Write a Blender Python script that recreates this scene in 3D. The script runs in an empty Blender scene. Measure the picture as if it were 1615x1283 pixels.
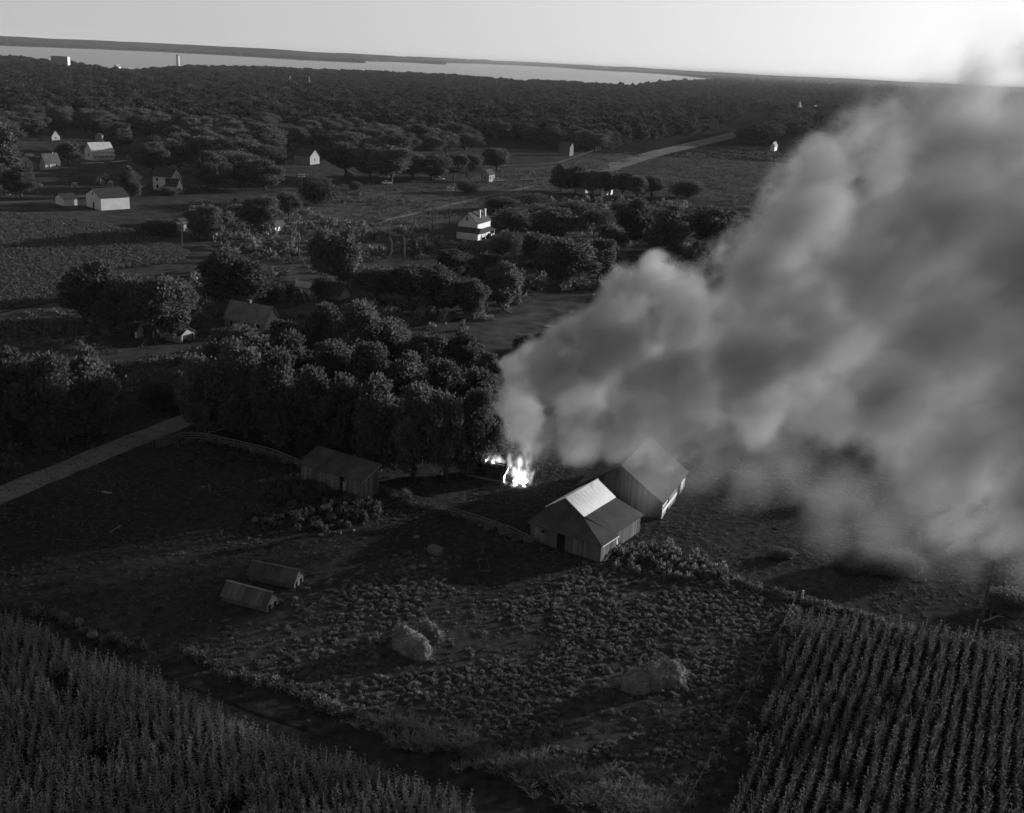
import bpy, bmesh, math, random
import numpy as np
from mathutils import Vector, Matrix, noise as mnoise

S = bpy.context.scene
COL = S.collection
RNG = np.random.default_rng(7)
random.seed(7)
R = math.radians

# ------------------------------------------------------------------ camera
F, CX, CY, CAM_H = 1692.0, 807.5, 641.5, 55.0
ROLL, PITCH = math.atan(.0515), math.atan(544.2 / 1692)
cam = bpy.data.cameras.new('camera')
cam_ob = bpy.data.objects.new('camera', cam)
COL.objects.link(cam_ob)
cam_ob.matrix_world = (Matrix.Translation((0, 0, CAM_H)) @ Matrix.Rotation(math.pi / 2 - PITCH, 4, 'X')
                       @ Matrix.Rotation(ROLL, 4, 'Z'))
cam.sensor_width = 36
cam.lens = 36 * F / 1615
cam.clip_start = .5
cam.clip_end = 120000
S.camera = cam_ob

# ------------------------------------------------------------------ sky, sun, exposure
SUN_EL, SUN_AZ = R(9.5), R(31)          # azimuth measured from +X towards +Y
world = bpy.data.worlds.new('World')
S.world = world
world.use_nodes = True
wn = world.node_tree
bg = wn.nodes['Background']
sky = wn.nodes.new('ShaderNodeTexSky')
sky.sky_type = 'NISHITA'
sky.sun_disc = False
sky.sun_elevation = SUN_EL
sky.sun_rotation = math.pi / 2 - SUN_AZ
sky.altitude = 300
sky.air_density = 1.0
sky.dust_density = .8
wtc = wn.nodes.new('ShaderNodeTexCoord')
wsp = wn.nodes.new('ShaderNodeSeparateXYZ')
wmx = wn.nodes.new('ShaderNodeMath')
wmx.operation = 'SMOOTH_MAX'
wmx.inputs[1].default_value, wmx.inputs[2].default_value = .07, .06
wcb = wn.nodes.new('ShaderNodeCombineXYZ')
wn.links.new(wtc.outputs['Generated'], wsp.inputs[0])
wn.links.new(wsp.outputs[2], wmx.inputs[0])
wn.links.new(wsp.outputs[0], wcb.inputs[0])
wn.links.new(wsp.outputs[1], wcb.inputs[1])
wn.links.new(wmx.outputs[0], wcb.inputs[2])
wn.links.new(wcb.outputs[0], sky.inputs[0])
tobw = wn.nodes.new('ShaderNodeRGBToBW')               # black and white film
wn.links.new(sky.outputs[0], tobw.inputs[0])
wn.links.new(tobw.outputs[0], bg.inputs[0])
bg.inputs[1].default_value = .081
sl = bpy.data.lights.new('sun', 'SUN')
sl.energy = 4.6
sl.angle = R(.6)
sun = bpy.data.objects.new('sun', sl)
COL.objects.link(sun)
sdir = Vector((math.cos(SUN_AZ) * math.cos(SUN_EL), math.sin(SUN_AZ) * math.cos(SUN_EL), math.sin(SUN_EL)))
sun.rotation_euler = sdir.to_track_quat('Z', 'Y').to_euler()
S.view_settings.view_transform = 'Standard'
S.view_settings.look = 'None'
S.view_settings.exposure = 0.85
S.view_settings.gamma = 1.0
S.view_settings.use_curve_mapping = False
S.cycles.max_bounces = 5
S.cycles.diffuse_bounces = 2
S.cycles.volume_bounces = 1
S.cycles.transparent_max_bounces = 8
S.cycles.use_denoising = True


# ------------------------------------------------------------------ where things stand
def ray(px, py):
    a, b = px - CX, CY - py
    x = a * math.cos(ROLL) - b * math.sin(ROLL)
    y = a * math.sin(ROLL) + b * math.cos(ROLL)
    cp, sp = math.cos(PITCH), math.sin(PITCH)
    return Vector((x, y * sp + F * cp, y * cp - F * sp))


def g(px, py, z=0.0):
    """The spot on the ground (or at height z) that the photograph shows at this pixel."""
    d = ray(px, py)
    t = (z - CAM_H) / d.z
    return (d.x * t, d.y * t)


def at(px, py, Y):
    d = ray(px, py)
    t = Y / d.y
    return Vector((d.x * t, Y, CAM_H + d.z * t))


def ppm(x, y, z=0.0):
    """Photograph pixels per metre at a place."""
    return F / (y * math.cos(PITCH) - (z - CAM_H) * math.sin(PITCH))


def gp(pts):
    return [g(*p) for p in pts]


def inside(poly, X, Y):
    c = np.zeros(X.shape, bool)
    n = len(poly)
    j = n - 1
    for i in range(n):
        xi, yi = poly[i]
        xj, yj = poly[j]
        if yi != yj:
            k = ((yi > Y) != (yj > Y)) & (X < (xj - xi) * (Y - yi) / (yj - yi) + xi)
            c ^= k
        j = i
    return c


def wob(X, Y, s, seed=0.0):
    """Cheap smooth noise in -1..1 for ragged edges."""
    a = np.sin(X * s + 1.3 * np.sin(Y * s * .7 + seed)) + np.sin(Y * s * 1.3 + 1.7 * np.sin(X * s * .6 + seed * 2.1))
    b = np.sin(X * s * 2.3 + Y * s * 1.9 + seed) + np.sin(X * s * 3.7 - Y * s * 3.1 + seed * 3)
    return (a + .6 * b) / 3.2


# ------------------------------------------------------------------ materials
MATS = {}


def mat(name, tone, vary=.35, scale=1.0, rough=.9, spec=.15, bump=0.0, detail=5, stretch=None, island=0.0, metal=0.0,
        random_ob=0.0, attr=None):
    m = bpy.data.materials.new(name)
    m.use_nodes = True
    t = m.node_tree
    N, Lk = t.nodes, t.links.new
    b = N['Principled BSDF']
    b.inputs['Roughness'].default_value = rough
    b.inputs['Specular IOR Level'].default_value = spec
    b.inputs['Metallic'].default_value = metal
    co = N.new('ShaderNodeTexCoord').outputs['Object']
    if stretch:
        mp = N.new('ShaderNodeMapping')
        mp.inputs['Scale'].default_value = stretch
        Lk(co, mp.inputs[0])
        co = mp.outputs[0]
    nz = N.new('ShaderNodeTexNoise')
    nz.inputs['Scale'].default_value = scale
    nz.inputs['Detail'].default_value = detail
    nz.inputs['Roughness'].default_value = .62
    Lk(co, nz.inputs[0])
    mr = N.new('ShaderNodeMapRange')
    mr.inputs[1].default_value = .3
    mr.inputs[2].default_value = .7
    mr.inputs[3].default_value = 1 - vary
    mr.inputs[4].default_value = 1 + vary
    Lk(nz.outputs[0], mr.inputs[0])
    val = mr.outputs[0]

    def mul(a, bb):
        n = N.new('ShaderNodeMath')
        n.operation = 'MULTIPLY'
        for i, v in enumerate((a, bb)):
            if isinstance(v, (int, float)):
                n.inputs[i].default_value = v
            else:
                Lk(v, n.inputs[i])
        return n.outputs[0]
    if island:
        ge = N.new('ShaderNodeNewGeometry')
        m2 = N.new('ShaderNodeMapRange')
        m2.inputs[3].default_value = 1 - island
        m2.inputs[4].default_value = 1 + island
        Lk(ge.outputs['Random Per Island'], m2.inputs[0])
        val = mul(val, m2.outputs[0])
    if random_ob:
        oi = N.new('ShaderNodeObjectInfo')
        m2 = N.new('ShaderNodeMapRange')
        m2.inputs[3].default_value = 1 - random_ob
        m2.inputs[4].default_value = 1 + random_ob
        Lk(oi.outputs['Random'], m2.inputs[0])
        val = mul(val, m2.outputs[0])
    if attr:
        at_ = N.new('ShaderNodeAttribute')
        at_.attribute_name = attr
        val = mul(val, at_.outputs['Fac'])
        tone = 1.0
    val = mul(val, tone)
    cc = N.new('ShaderNodeCombineColor')
    for i in range(3):
        Lk(val, cc.inputs[i])
    Lk(cc.outputs[0], b.inputs['Base Color'])
    if bump:
        bp = N.new('ShaderNodeBump')
        bp.inputs['Strength'].default_value = .8
        bp.inputs['Distance'].default_value = bump
        Lk(nz.outputs[0], bp.inputs['Height'])
        Lk(bp.outputs[0], b.inputs['Normal'])
    MATS[name] = m
    return m


def leaf_mat(name, tone, vary=.3, scale=.5, trans=.35, random_ob=.2, island=.25):
    m = mat(name, tone, vary, scale, island=island, random_ob=random_ob)
    t = m.node_tree
    N, Lk = t.nodes, t.links.new
    b = N['Principled BSDF']
    src = b.inputs['Base Color'].links[0].from_socket
    out = N['Material Output']
    tr = N.new('ShaderNodeBsdfTranslucent')
    df = N.new('ShaderNodeBsdfDiffuse')
    mx = N.new('ShaderNodeMixShader')
    mx.inputs[0].default_value = trans
    Lk(src, tr.inputs[0])
    Lk(src, df.inputs[0])
    Lk(df.outputs[0], mx.inputs[1])
    Lk(tr.outputs[0], mx.inputs[2])
    Lk(mx.outputs[0], out.inputs[0])
    return m


M_GROUND = mat('ground_soil', .022, .35, .02, spec=.0)
M_NEAR = mat('pasture_soil', 1.0, .55, .9, detail=9, bump=.12, spec=.0, attr='tone')
M_MID = mat('meadow_soil', 1.0, .5, .18, detail=9, spec=.0, attr='tone')
M_ROAD = mat('gravel', .13, .25, .5, spec=.05, detail=8, bump=.03)
M_HIGHWAY = mat('highway_dirt', .14, .3, .08, spec=.0, detail=8)
M_TRACK = mat('track_dirt', .07, .3, .4, spec=.05, detail=8)
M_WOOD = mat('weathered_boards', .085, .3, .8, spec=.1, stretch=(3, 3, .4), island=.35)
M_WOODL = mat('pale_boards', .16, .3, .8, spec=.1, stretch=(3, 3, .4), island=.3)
M_SHINGLE = mat('old_shingles', .058, .42, .4, spec=.1, detail=7, bump=.03)
M_SHINGLE2 = mat('grey_shingles', .042, .35, .4, spec=.1, detail=7, bump=.03)
M_DARKROOF = mat('dark_roofing', .035, .25, .6, spec=.1)
M_PALEROOF = mat('pale_roofing', .33, .2, .5, spec=.2)
M_METAL = mat('galvanised_sheet', .6, .08, .7, rough=.5, spec=.4, metal=.0, stretch=(.6, 3, 3))
M_WHITE = mat('white_paint', .42, .12, .6, spec=.15, rough=.7)
M_OFFW = mat('grey_paint', .2, .15, .6, spec=.1)
M_TRIM = mat('white_trim', .45, .1, .6, rough=.7)
M_DARK = mat('dark_opening', .008, .2, 1)
M_GLASS = mat('window_glass', .012, .1, 1, rough=.15, spec=.5)
M_HAY = mat('hay', .14, .5, 3.2, spec=.0, detail=9, bump=.12, stretch=(1, 1, 2.5))
M_STONE = mat('field_stone', .12, .25, 2)
M_BARK = mat('bark', .035, .3, 2)
M_POLE = mat('pole_wood', .05, .3, 2)
M_CHAR = mat('charred_wood', .012, .4, 2)
M_BRICK = mat('chimney_brick', .09, .3, 3)
M_TYRE = mat('tyre_rubber', .015, .2, 3)
M_CARW = mat('white_car_paint', .6, .05, 1, rough=.25, spec=.5)
M_CARD = mat('dark_car_paint', .03, .05, 1, rough=.25, spec=.5)
M_LEAF = leaf_mat('tree_leaves', .08, .3, .35, .4, .28, .3)
M_LEAFP = leaf_mat('poplar_leaves', .1, .35, .35, .35, .1, .4)
M_FAR = leaf_mat('wood_leaves', .042, .35, .3, .3, .35, .35)
M_CORN = leaf_mat('corn_leaves', .1, .3, .2, .35, .2, .35)
M_CORN2 = leaf_mat('corn_leaves_left', .18, .3, .2, .35, .2, .35)
M_WEED = leaf_mat('weed_leaves', .15, .35, .2, .3, .4, .35)
M_GRASS = leaf_mat('grass_blades', .085, .35, .2, .3, .35, .3)
M_TALL = leaf_mat('tall_grass_blades', .16, .3, .2, .3, .2, .3)


# ------------------------------------------------------------------ mesh helpers
class MB:
    def __init__(self):
        self.v, self.f = [], []

    def poly(self, pts):
        n = len(self.v)
        self.v += [tuple(p) for p in pts]
        self.f.append(tuple(range(n, n + len(pts))))
        return self

    def hexa(self, p):
        """p: four bottom corners then four top corners, both counter-clockwise from above."""
        n = len(self.v)
        self.v += [tuple(q) for q in p]
        for q in ((3, 2, 1, 0), (4, 5, 6, 7), (0, 1, 5, 4), (1, 2, 6, 5), (2, 3, 7, 6), (3, 0, 4, 7)):
            self.f.append(tuple(n + i for i in q))
        return self

    def box(self, x0, x1, y0, y1, z0, z1):
        return self.hexa([(x0, y0, z0), (x1, y0, z0), (x1, y1, z0), (x0, y1, z0),
                          (x0, y0, z1), (x1, y0, z1), (x1, y1, z1), (x0, y1, z1)])

    def slab(self, quad, t):
        """A sheet of thickness t below the four top corners (counter-clockwise from above)."""
        q = [Vector(p) for p in quad]
        nrm = (q[1] - q[0]).cross(q[3] - q[0]).normalized()
        return self.hexa([p - nrm * t for p in q] + q)

    def tri_slab(self, tri, t):
        q = [Vector(p) for p in tri]
        nrm = (q[1] - q[0]).cross(q[2] - q[0]).normalized()
        n = len(self.v)
        self.v += [tuple(p - nrm * t) for p in q] + [tuple(p) for p in q]
        for k in ((2, 1, 0), (3, 4, 5), (0, 1, 4, 3), (1, 2, 5, 4), (2, 0, 3, 5)):
            self.f.append(tuple(n + i for i in k))
        return self

    def tube(self, p0, p1, r0, r1, n=6, caps=True):
        p0, p1 = Vector(p0), Vector(p1)
        d = (p1 - p0).normalized()
        a = d.orthogonal().normalized()
        b = d.cross(a)
        k = len(self.v)
        for p, r in ((p0, r0), (p1, r1)):
            for i in range(n):
                w = 2 * math.pi * i / n
                self.v.append(tuple(p + a * (r * math.cos(w)) + b * (r * math.sin(w))))
        for i in range(n):
            j = (i + 1) % n
            self.f.append((k + i, k + j, k + n + j, k + n + i))
        if caps:
            self.f.append(tuple(k + i for i in reversed(range(n))))
            self.f.append(tuple(k + n + i for i in range(n)))
        return self

    def bar(self, p0, p1, w, h):
        """A squared timber between two points."""
        p0, p1 = Vector(p0), Vector(p1)
        d = (p1 - p0).normalized()
        up = Vector((0, 0, 1)) if abs(d.z) < .9 else Vector((0, 1, 0))
        s = d.cross(up).normalized() * (w / 2)
        u = s.cross(d).normalized() * (h / 2)
        return self.hexa([p0 - s - u, p0 + s - u, p1 + s - u, p1 - s - u, p0 - s + u, p0 + s + u, p1 + s + u, p1 - s + u])

    def mesh(self, name, m=None, smooth=False):
        me = bpy.data.meshes.new(name)
        me.from_pydata(self.v, [], self.f)
        if m:
            me.materials.append(m)
        if smooth:
            me.polygons.foreach_set('use_smooth', [True] * len(me.polygons))
        me.update()
        return me

    def obj(self, name, m, parent=None, smooth=False, kind=None, label=None):
        o = bpy.data.objects.new(name, self.mesh(name, m, smooth))
        COL.objects.link(o)
        if parent:
            o.parent = parent
        if kind:
            o['kind'] = kind
        if label:
            o['label'] = label
        return o


def tag(o, label, cat, group=None, kind=None):
    o['label'] = label
    o['category'] = cat
    if group:
        o['group'] = group
    if kind:
        o['kind'] = kind
    return o


def thing(name, label, cat, loc=(0, 0, 0), rz=0.0, group=None, scale=None):
    o = bpy.data.objects.new(name, None)
    o.empty_display_size = .5
    COL.objects.link(o)
    o.location = loc if len(loc) == 3 else (loc[0], loc[1], 0)
    o.rotation_euler = (0, 0, rz)
    if scale:
        o.scale = scale
    return tag(o, label, cat, group)


def dup(root, loc, rz=None, label=None, scale=None):
    r = root.copy()
    COL.objects.link(r)
    r.location = loc if len(loc) == 3 else (loc[0], loc[1], 0)
    if rz is not None:
        r.rotation_euler = (0, 0, rz)
    if label:
        r['label'] = label
    if scale:
        r.scale = scale
    for ch in root.children:
        c = ch.copy()
        COL.objects.link(c)
        c.parent = r
        for gch in ch.children:
            d = gch.copy()
            COL.objects.link(d)
            d.parent = c
    return r


def np_mesh(name, V, faces, m, smooth=False):
    """V (n,3); faces (k,4) or (k,3)."""
    me = bpy.data.meshes.new(name)
    k, s = faces.shape
    me.vertices.add(len(V))
    me.vertices.foreach_set('co', np.asarray(V, np.float32).ravel())
    me.loops.add(k * s)
    me.loops.foreach_set('vertex_index', faces.astype(np.int32).ravel())
    me.polygons.add(k)
    me.polygons.foreach_set('loop_start', np.arange(0, k * s, s, dtype=np.int32))
    me.polygons.foreach_set('loop_total', np.full(k, s, np.int32))
    if smooth:
        me.polygons.foreach_set('use_smooth', np.ones(k, bool))
    me.update(calc_edges=True)
    me.validate()
    if m:
        me.materials.append(m)
    return me


def link(name, me, parent=None):
    o = bpy.data.objects.new(name, me)
    COL.objects.link(o)
    if parent:
        o.parent = parent
    return o


# ------------------------------------------------------------------ the setting: ground, lake, roads
def flat(name, pts, z, m, label, cat):
    mb = MB().poly([(x, y, z) for x, y in pts])
    o = mb.obj(name, m)
    return tag(o, label, cat, kind='structure')


flat('ground', [(-45000, -2000), (45000, -2000), (45000, 70000), (-45000, 70000)], 0, M_GROUND,
     'dark flat countryside reaching to the horizon', 'ground')

# lake: near shore just behind the last tree tops, far shore 6 to 14 km away
near_px = [(-300, 74), (-100, 84), (0, 88), (100, 97), (160, 104), (205, 110), (250, 108), (300, 104), (400, 105), (500, 110), (600, 113),
           (700, 117), (800, 126), (900, 129), (1000, 136)]
near_shore = [(x * 1.03, y * 1.03) for x, y in (g(a, b, 13) for a, b in near_px)] + [g(1040, 134), g(1090, 132.5), g(1130, 129)]
far_px = [(1142, 125.5), (1115, 124), (1060, 118.5), (1000, 114.5), (940, 111.5), (880, 107), (820, 103.8), (760, 101.2), (702, 99.5),
          (703, 102), (690, 101.8), (640, 98.6), (575, 96.8), (573, 99.8), (520, 97.2), (480, 95.2), (420, 91.6), (340, 86.8), (250, 82.2),
          (150, 77.8), (0, 72.3), (-200, 63.5), (-400, 56)]
far_shore = gp(far_px)
M_WATER = mat('lake_water', .05, .1, .002, rough=.22, spec=.5)
_b = M_WATER.node_tree.nodes['Principled BSDF']
_nz = M_WATER.node_tree.nodes.new('ShaderNodeTexNoise')
_nz.inputs['Scale'].default_value = .05
_nz.inputs['Detail'].default_value = 6
_tc = M_WATER.node_tree.nodes.new('ShaderNodeTexCoord')
M_WATER.node_tree.links.new(_tc.outputs['Object'], _nz.inputs[0])
_bp = M_WATER.node_tree.nodes.new('ShaderNodeBump')
_bp.inputs['Distance'].default_value = 1.0
_bp.inputs['Strength'].default_value = .25
M_WATER.node_tree.links.new(_nz.outputs[0], _bp.inputs['Height'])
M_WATER.node_tree.links.new(_bp.outputs[0], _b.inputs['Normal'])
lake_pts = near_shore + far_shore
_bm = bmesh.new()
_vs = [_bm.verts.new((x, y, .35)) for x, y in lake_pts]
_f = _bm.faces.new(_vs)
bmesh.ops.triangulate(_bm, faces=[_f])
bmesh.ops.recalc_face_normals(_bm, faces=_bm.faces)
for f_ in _bm.faces:
    if f_.normal.z < 0:
        f_.normal_flip()
_me = bpy.data.meshes.new('lake')
_bm.to_mesh(_me)
_bm.free()
_me.materials.append(M_WATER)
lake = link('lake', _me)
tag(lake, 'wide pale lake lying between the town trees and far shore', 'lake', kind='structure')


# low hills closing the view beyond the lake
def ridge(name, pts, label):
    mb = MB()
    n = 150
    P = [Vector((x, y, 0)) for x, y, _ in pts]
    hs = [h for _, _, h in pts]
    for i in range(n + 1):
        q = i / n * (len(P) - 1)
        k = min(int(q), len(P) - 2)
        f = q - k
        p = P[k].lerp(P[k + 1], f)
        h = hs[k] + (hs[k + 1] - hs[k]) * f
        h *= .92 + .16 * mnoise.fractal(Vector((p.x / 900, p.y / 900, 0)), 1, 2, 4)
        d = p.normalized()
        for s_, z in ((0, -.3), (.5, h * .62), (1, h), (2.5, h * .7), (4, -.3)):
            w = p + d * (500 * s_)
            mb.v.append((w.x, w.y, z))
        if i:
            b = len(mb.v) - 10
            for j in range(4):
                mb.f.append((b + j, b + 5 + j, b + 6 + j, b + 1 + j))
    o = mb.obj(name, M_HILL, smooth=True)
    return tag(o, label, 'hills', kind='structure')


def behind(px, py, extra, h):
    x, y = g(px, py)
    d = math.hypot(x, y)
    return (x * (1 + extra / d), y * (1 + extra / d), h)


M_HILL = mat('wooded_hills', .02, .5, .006, detail=6, spec=.0)
ridge('hills', [behind(-420, 55, 700, 56), behind(-200, 63.5, 700, 54), behind(0, 72.3, 700, 52), behind(250, 82.2, 700, 57), behind(420, 91.6, 700, 56), behind(575, 98, 700, 54), behind(700, 101, 900, 50)],
      'low dark wooded hills beyond the left half of the lake')
ridge('hills', [behind(640, 98.6, 2500, 54), behind(820, 103.8, 2500, 58), behind(1000, 114.5, 2500, 56), behind(1142, 125.5, 5000, 52), behind(1400, 138, 6000, 54), behind(1800, 158, 8000, 54)],
      'faint low hills beyond the right end of the lake')


def strip(name, pts, width, z, m, label, cat, jitter=.25, step=2.0):
    """A road or track along a polyline, with slightly ragged edges."""
    P = [Vector((x, y, 0)) for x, y in pts]
    path = []
    for i in range(len(P) - 1):
        p0 = P[max(i - 1, 0)]
        p1, p2 = P[i], P[i + 1]
        p3 = P[min(i + 2, len(P) - 1)]
        n = max(2, int((p2 - p1).length / step))
        for k in range(n):
            t = k / n
            path.append(.5 * ((2 * p1) + (p2 - p0) * t + (2 * p0 - 5 * p1 + 4 * p2 - p3) * t * t
                              + (3 * p1 - p0 - 3 * p2 + p3) * t ** 3))
    path.append(P[-1])
    mb = MB()
    prev = None
    for i, p in enumerate(path):
        d = (path[min(i + 1, len(path) - 1)] - path[max(i - 1, 0)]).normalized()
        nrm = Vector((-d.y, d.x, 0))
        w = width if not isinstance(width, (list, tuple)) else width[0] + (width[1] - width[0]) * i / len(path)
        a = p + nrm * (w / 2 + random.uniform(-jitter, jitter))
        b = p - nrm * (w / 2 + random.uniform(-jitter, jitter))
        mb.v += [(a.x, a.y, z), (b.x, b.y, z)]
        if i:
            k = len(mb.v)
            mb.f.append((k - 4, k - 3, k - 1, k - 2))
    o = mb.obj(name, m)
    return tag(o, label, cat, kind='structure')


strip('gravel_road', gp([(-700, 1040), (-380, 930), (-160, 848), (0, 782), (100, 741), (200, 700), (296, 662), (380, 628), (440, 606)]), 4.6, .07, M_ROAD,
      'pale gravel farm road running up from the left edge into the grove', 'road', .22)
for k, off in enumerate((-1, 1)):
    strip('wheel_track', [(x + off * .35, y + off * .8) for x, y in gp([(-80, 512), (0, 494), (60, 481), (110, 470), (200, 446), (270, 430), (330, 412), (430, 390),
          (520, 366), (600, 350)])], .9, .05, M_TRACK,
          ['nearer rut of the farm track beside the far corn field', 'farther rut of the farm track beside the far corn field'][k],
          'track', .15)
strip('railway_bed', gp([(590, 353), (650, 338), (720, 321), (800, 303), (870, 288), (930, 272), (1000, 254)]), [2.6, 3.6], .05, M_HIGHWAY,
      'narrow pale railway bed crossing the meadow towards the highway', 'railway', .3)
strip('railway_side_track', gp([(600, 347), (660, 330), (740, 312), (820, 294), (880, 280)]), .8, .05, M_TRACK,
      'thin second line beside the railway bed in the meadow', 'railway', .2)
strip('highway', gp([(930, 275), (985, 257), (1040, 241), (1100, 227), (1160, 212), (1178, 206)]), [13, 19], .06, M_HIGHWAY,
      'broad pale dirt highway curving away into the trees', 'road', .8)
strip('side_road', gp([(560, 262), (640, 262), (740, 264), (812, 261), (870, 258), (900, 250), (950, 234), (1000, 222), (1050, 214), (1100, 206)]), 2.2, .06,
      M_TRACK, 'narrow side road along the front of the wood', 'road', .4)
strip('village_street', gp([(-60, 322), (20, 319), (100, 314), (190, 300), (250, 291)]), 3.2, .05, M_TRACK,
      'narrow lane passing behind the small white sheds', 'road', .4)
strip('yard_path', gp([(128, 258), (150, 257), (175, 256), (196, 254), (222, 253)]), 2.6, .05, M_PALEROOF,
      'pale concrete walk before the bright roofed house', 'path', .3)

# tones of the pasture and meadow, laid on two fine sheets over the big ground
CORN_R_D = Vector((.43, .903))
POLY_CORN_R = [(17.0, 66.5), (31.0, 101.5), (39, 100.3), (46, 99), (54, 97.3), (66, 95), (70, 80), (60, 58), (20, 58)]
POLY_CORN_L = gp([(-140, 930), (0, 975), (60, 1005), (120, 1042), (200, 1072), (300, 1112), (400, 1165), (450, 1188), (560, 1215), (640, 1245), (720, 1268)]) \
    + [(-1.5, 67.5), (2, 60), (-60, 60), (-62, 85)]
POLY_CORN_UP = gp([(-140, 335), (0, 337), (90, 345), (160, 352), (240, 378), (300, 398), (290, 412), (240, 420), (150, 428), (108, 440),
                   (108, 462), (0, 488), (-140, 518)])
POLY_FIELD_R = gp([(1050, 248), (1100, 238), (1180, 236), (1290, 244), (1380, 262), (1330, 340), (1180, 330), (1110, 316), (1075, 300), (1030, 280)])
POLY_MOWN = gp([(740, 525), (800, 495), (860, 478), (960, 470), (1060, 490), (980, 560), (900, 545), (790, 552)])
POLY_MEADOW = gp([(440, 345), (480, 318), (560, 302), (700, 296), (790, 268), (880, 258), (990, 240), (1020, 248), (900, 285), (800, 318), (700, 350),
                  (640, 385), (560, 380), (470, 385)])
POLY_MEADOW2 = gp([(430, 420), (470, 385), (600, 372), (700, 360), (735, 385), (700, 400), (600, 412), (560, 430), (470, 455), (430, 460)])
POLY_WEEDS = gp([(860, 935), (900, 910), (960, 880), (1010, 862), (1090, 880), (1160, 925), (1250, 950), (1255, 965), (1200, 1080), (1140, 1190),
                 (1090, 1270), (960, 1245), (830, 1200), (700, 1160), (600, 1140), (480, 1098), (380, 1062), (290, 1030), (330, 1000), (420, 975),
                 (500, 930), (600, 890), (680, 862), (720, 880), (690, 930), (770, 960)])
POLY_BARE = [gp([(540, 1075), (600, 1030), (640, 985), (700, 940), (790, 960), (820, 1000), (740, 1050), (640, 1065)]),
             gp([(860, 1180), (900, 1120), (960, 1085), (1080, 1090), (1120, 1110), (1010, 1160), (930, 1190)]),
             gp([(780, 1010), (850, 965), (880, 1000), (830, 1050)])]
POLY_WEED_SHED = gp([(395, 830), (420, 775), (475, 755), (580, 790), (610, 800), (560, 835), (480, 838)])
POLY_WEED_BARN = gp([(955, 900), (1000, 860), (1040, 868), (1110, 885), (1165, 915), (1150, 935), (1060, 912), (990, 900)])
POLY_YARD = gp([(600, 770), (700, 760), (760, 765), (860, 760), (930, 755), (1000, 830), (830, 830), (700, 800)])
POLY_TRACK = gp([(-60, 935), (60, 970), (180, 1010), (290, 1058), (420, 1110), (560, 1150), (640, 1165), (760, 1200), (900, 1250), (980, 1290), (760, 1290),
                 (640, 1240), (560, 1212), (450, 1185), (300, 1108), (120, 1038), (-60, 960)])
POLY_TALL = gp([(560, 1135), (620, 1140), (680, 1152), (760, 1180), (900, 1222), (1010, 1250), (1090, 1268), (1100, 1300), (1000, 1300), (880, 1250), (740, 1200),
                (660, 1178), (590, 1150)])


def tone_field(X, Y):
    wx, wy = wob(X, Y, .55, 1.0), wob(X, Y, .6, 4.0)
    scale = np.clip(Y / 160, .6, 3)
    x, y = X + wx * 1.3 * scale, Y + wy * 1.3 * scale
    t = np.where(Y > 170, .046, .031)
    t *= 1 + .22 * wob(X, Y, .11, 2.0) + .18 * wob(X, Y, .03, 5.0)

    def put(poly, v):
        t[inside(poly, x, y)] = v
    put(POLY_MEADOW, .07)
    put(POLY_MEADOW2, .056)
    put(POLY_FIELD_R, .066)
    put(POLY_MOWN, .064)
    put(POLY_CORN_UP, .026)
    put(POLY_YARD, .034)
    put(POLY_WEEDS, .056)
    put(POLY_TRACK, .027)
    for p in POLY_BARE:
        put(p, .044)
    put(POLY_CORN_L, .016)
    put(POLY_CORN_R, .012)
    return t


def tone_grid(name, x0, x1, y0, y1, step, z, m, label):
    xs, ys = np.arange(x0, x1 + step * .5, step), np.arange(y0, y1 + step * .5, step)
    X, Y = np.meshgrid(xs, ys)
    ny, nx = X.shape
    T = tone_field(X, Y)
    K = np.array([1, 2, 1]) / 4                                  # soften the borders between the grasses
    for _ in range(2):
        T = np.apply_along_axis(lambda r: np.convolve(np.pad(r, 1, 'edge'), K, 'valid'), 1, T)
        T = np.apply_along_axis(lambda r: np.convolve(np.pad(r, 1, 'edge'), K, 'valid'), 0, T)
    V = np.stack([X.ravel(), Y.ravel(), np.full(X.size, z)], 1)
    i = np.arange(ny * nx).reshape(ny, nx)
    fc = np.stack([i[:-1, :-1].ravel(), i[:-1, 1:].ravel(), i[1:, 1:].ravel(), i[1:, :-1].ravel()], 1)
    me = np_mesh(name, V, fc, m)
    a = me.attributes.new('tone', 'FLOAT', 'POINT')
    a.data.foreach_set('value', T.ravel().astype(np.float32))
    o = link(name, me)
    return tag(o, label, 'ground', kind='structure')


tone_grid('pasture', -130, 130, 40, 175, .6, .02, M_NEAR, 'rough dark farm pasture and yard round the barns')
tone_grid('meadow', -420, 420, 175.0, 725, 2.5, .02, M_MID, 'meadows and mown fields between farm and village')


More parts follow.
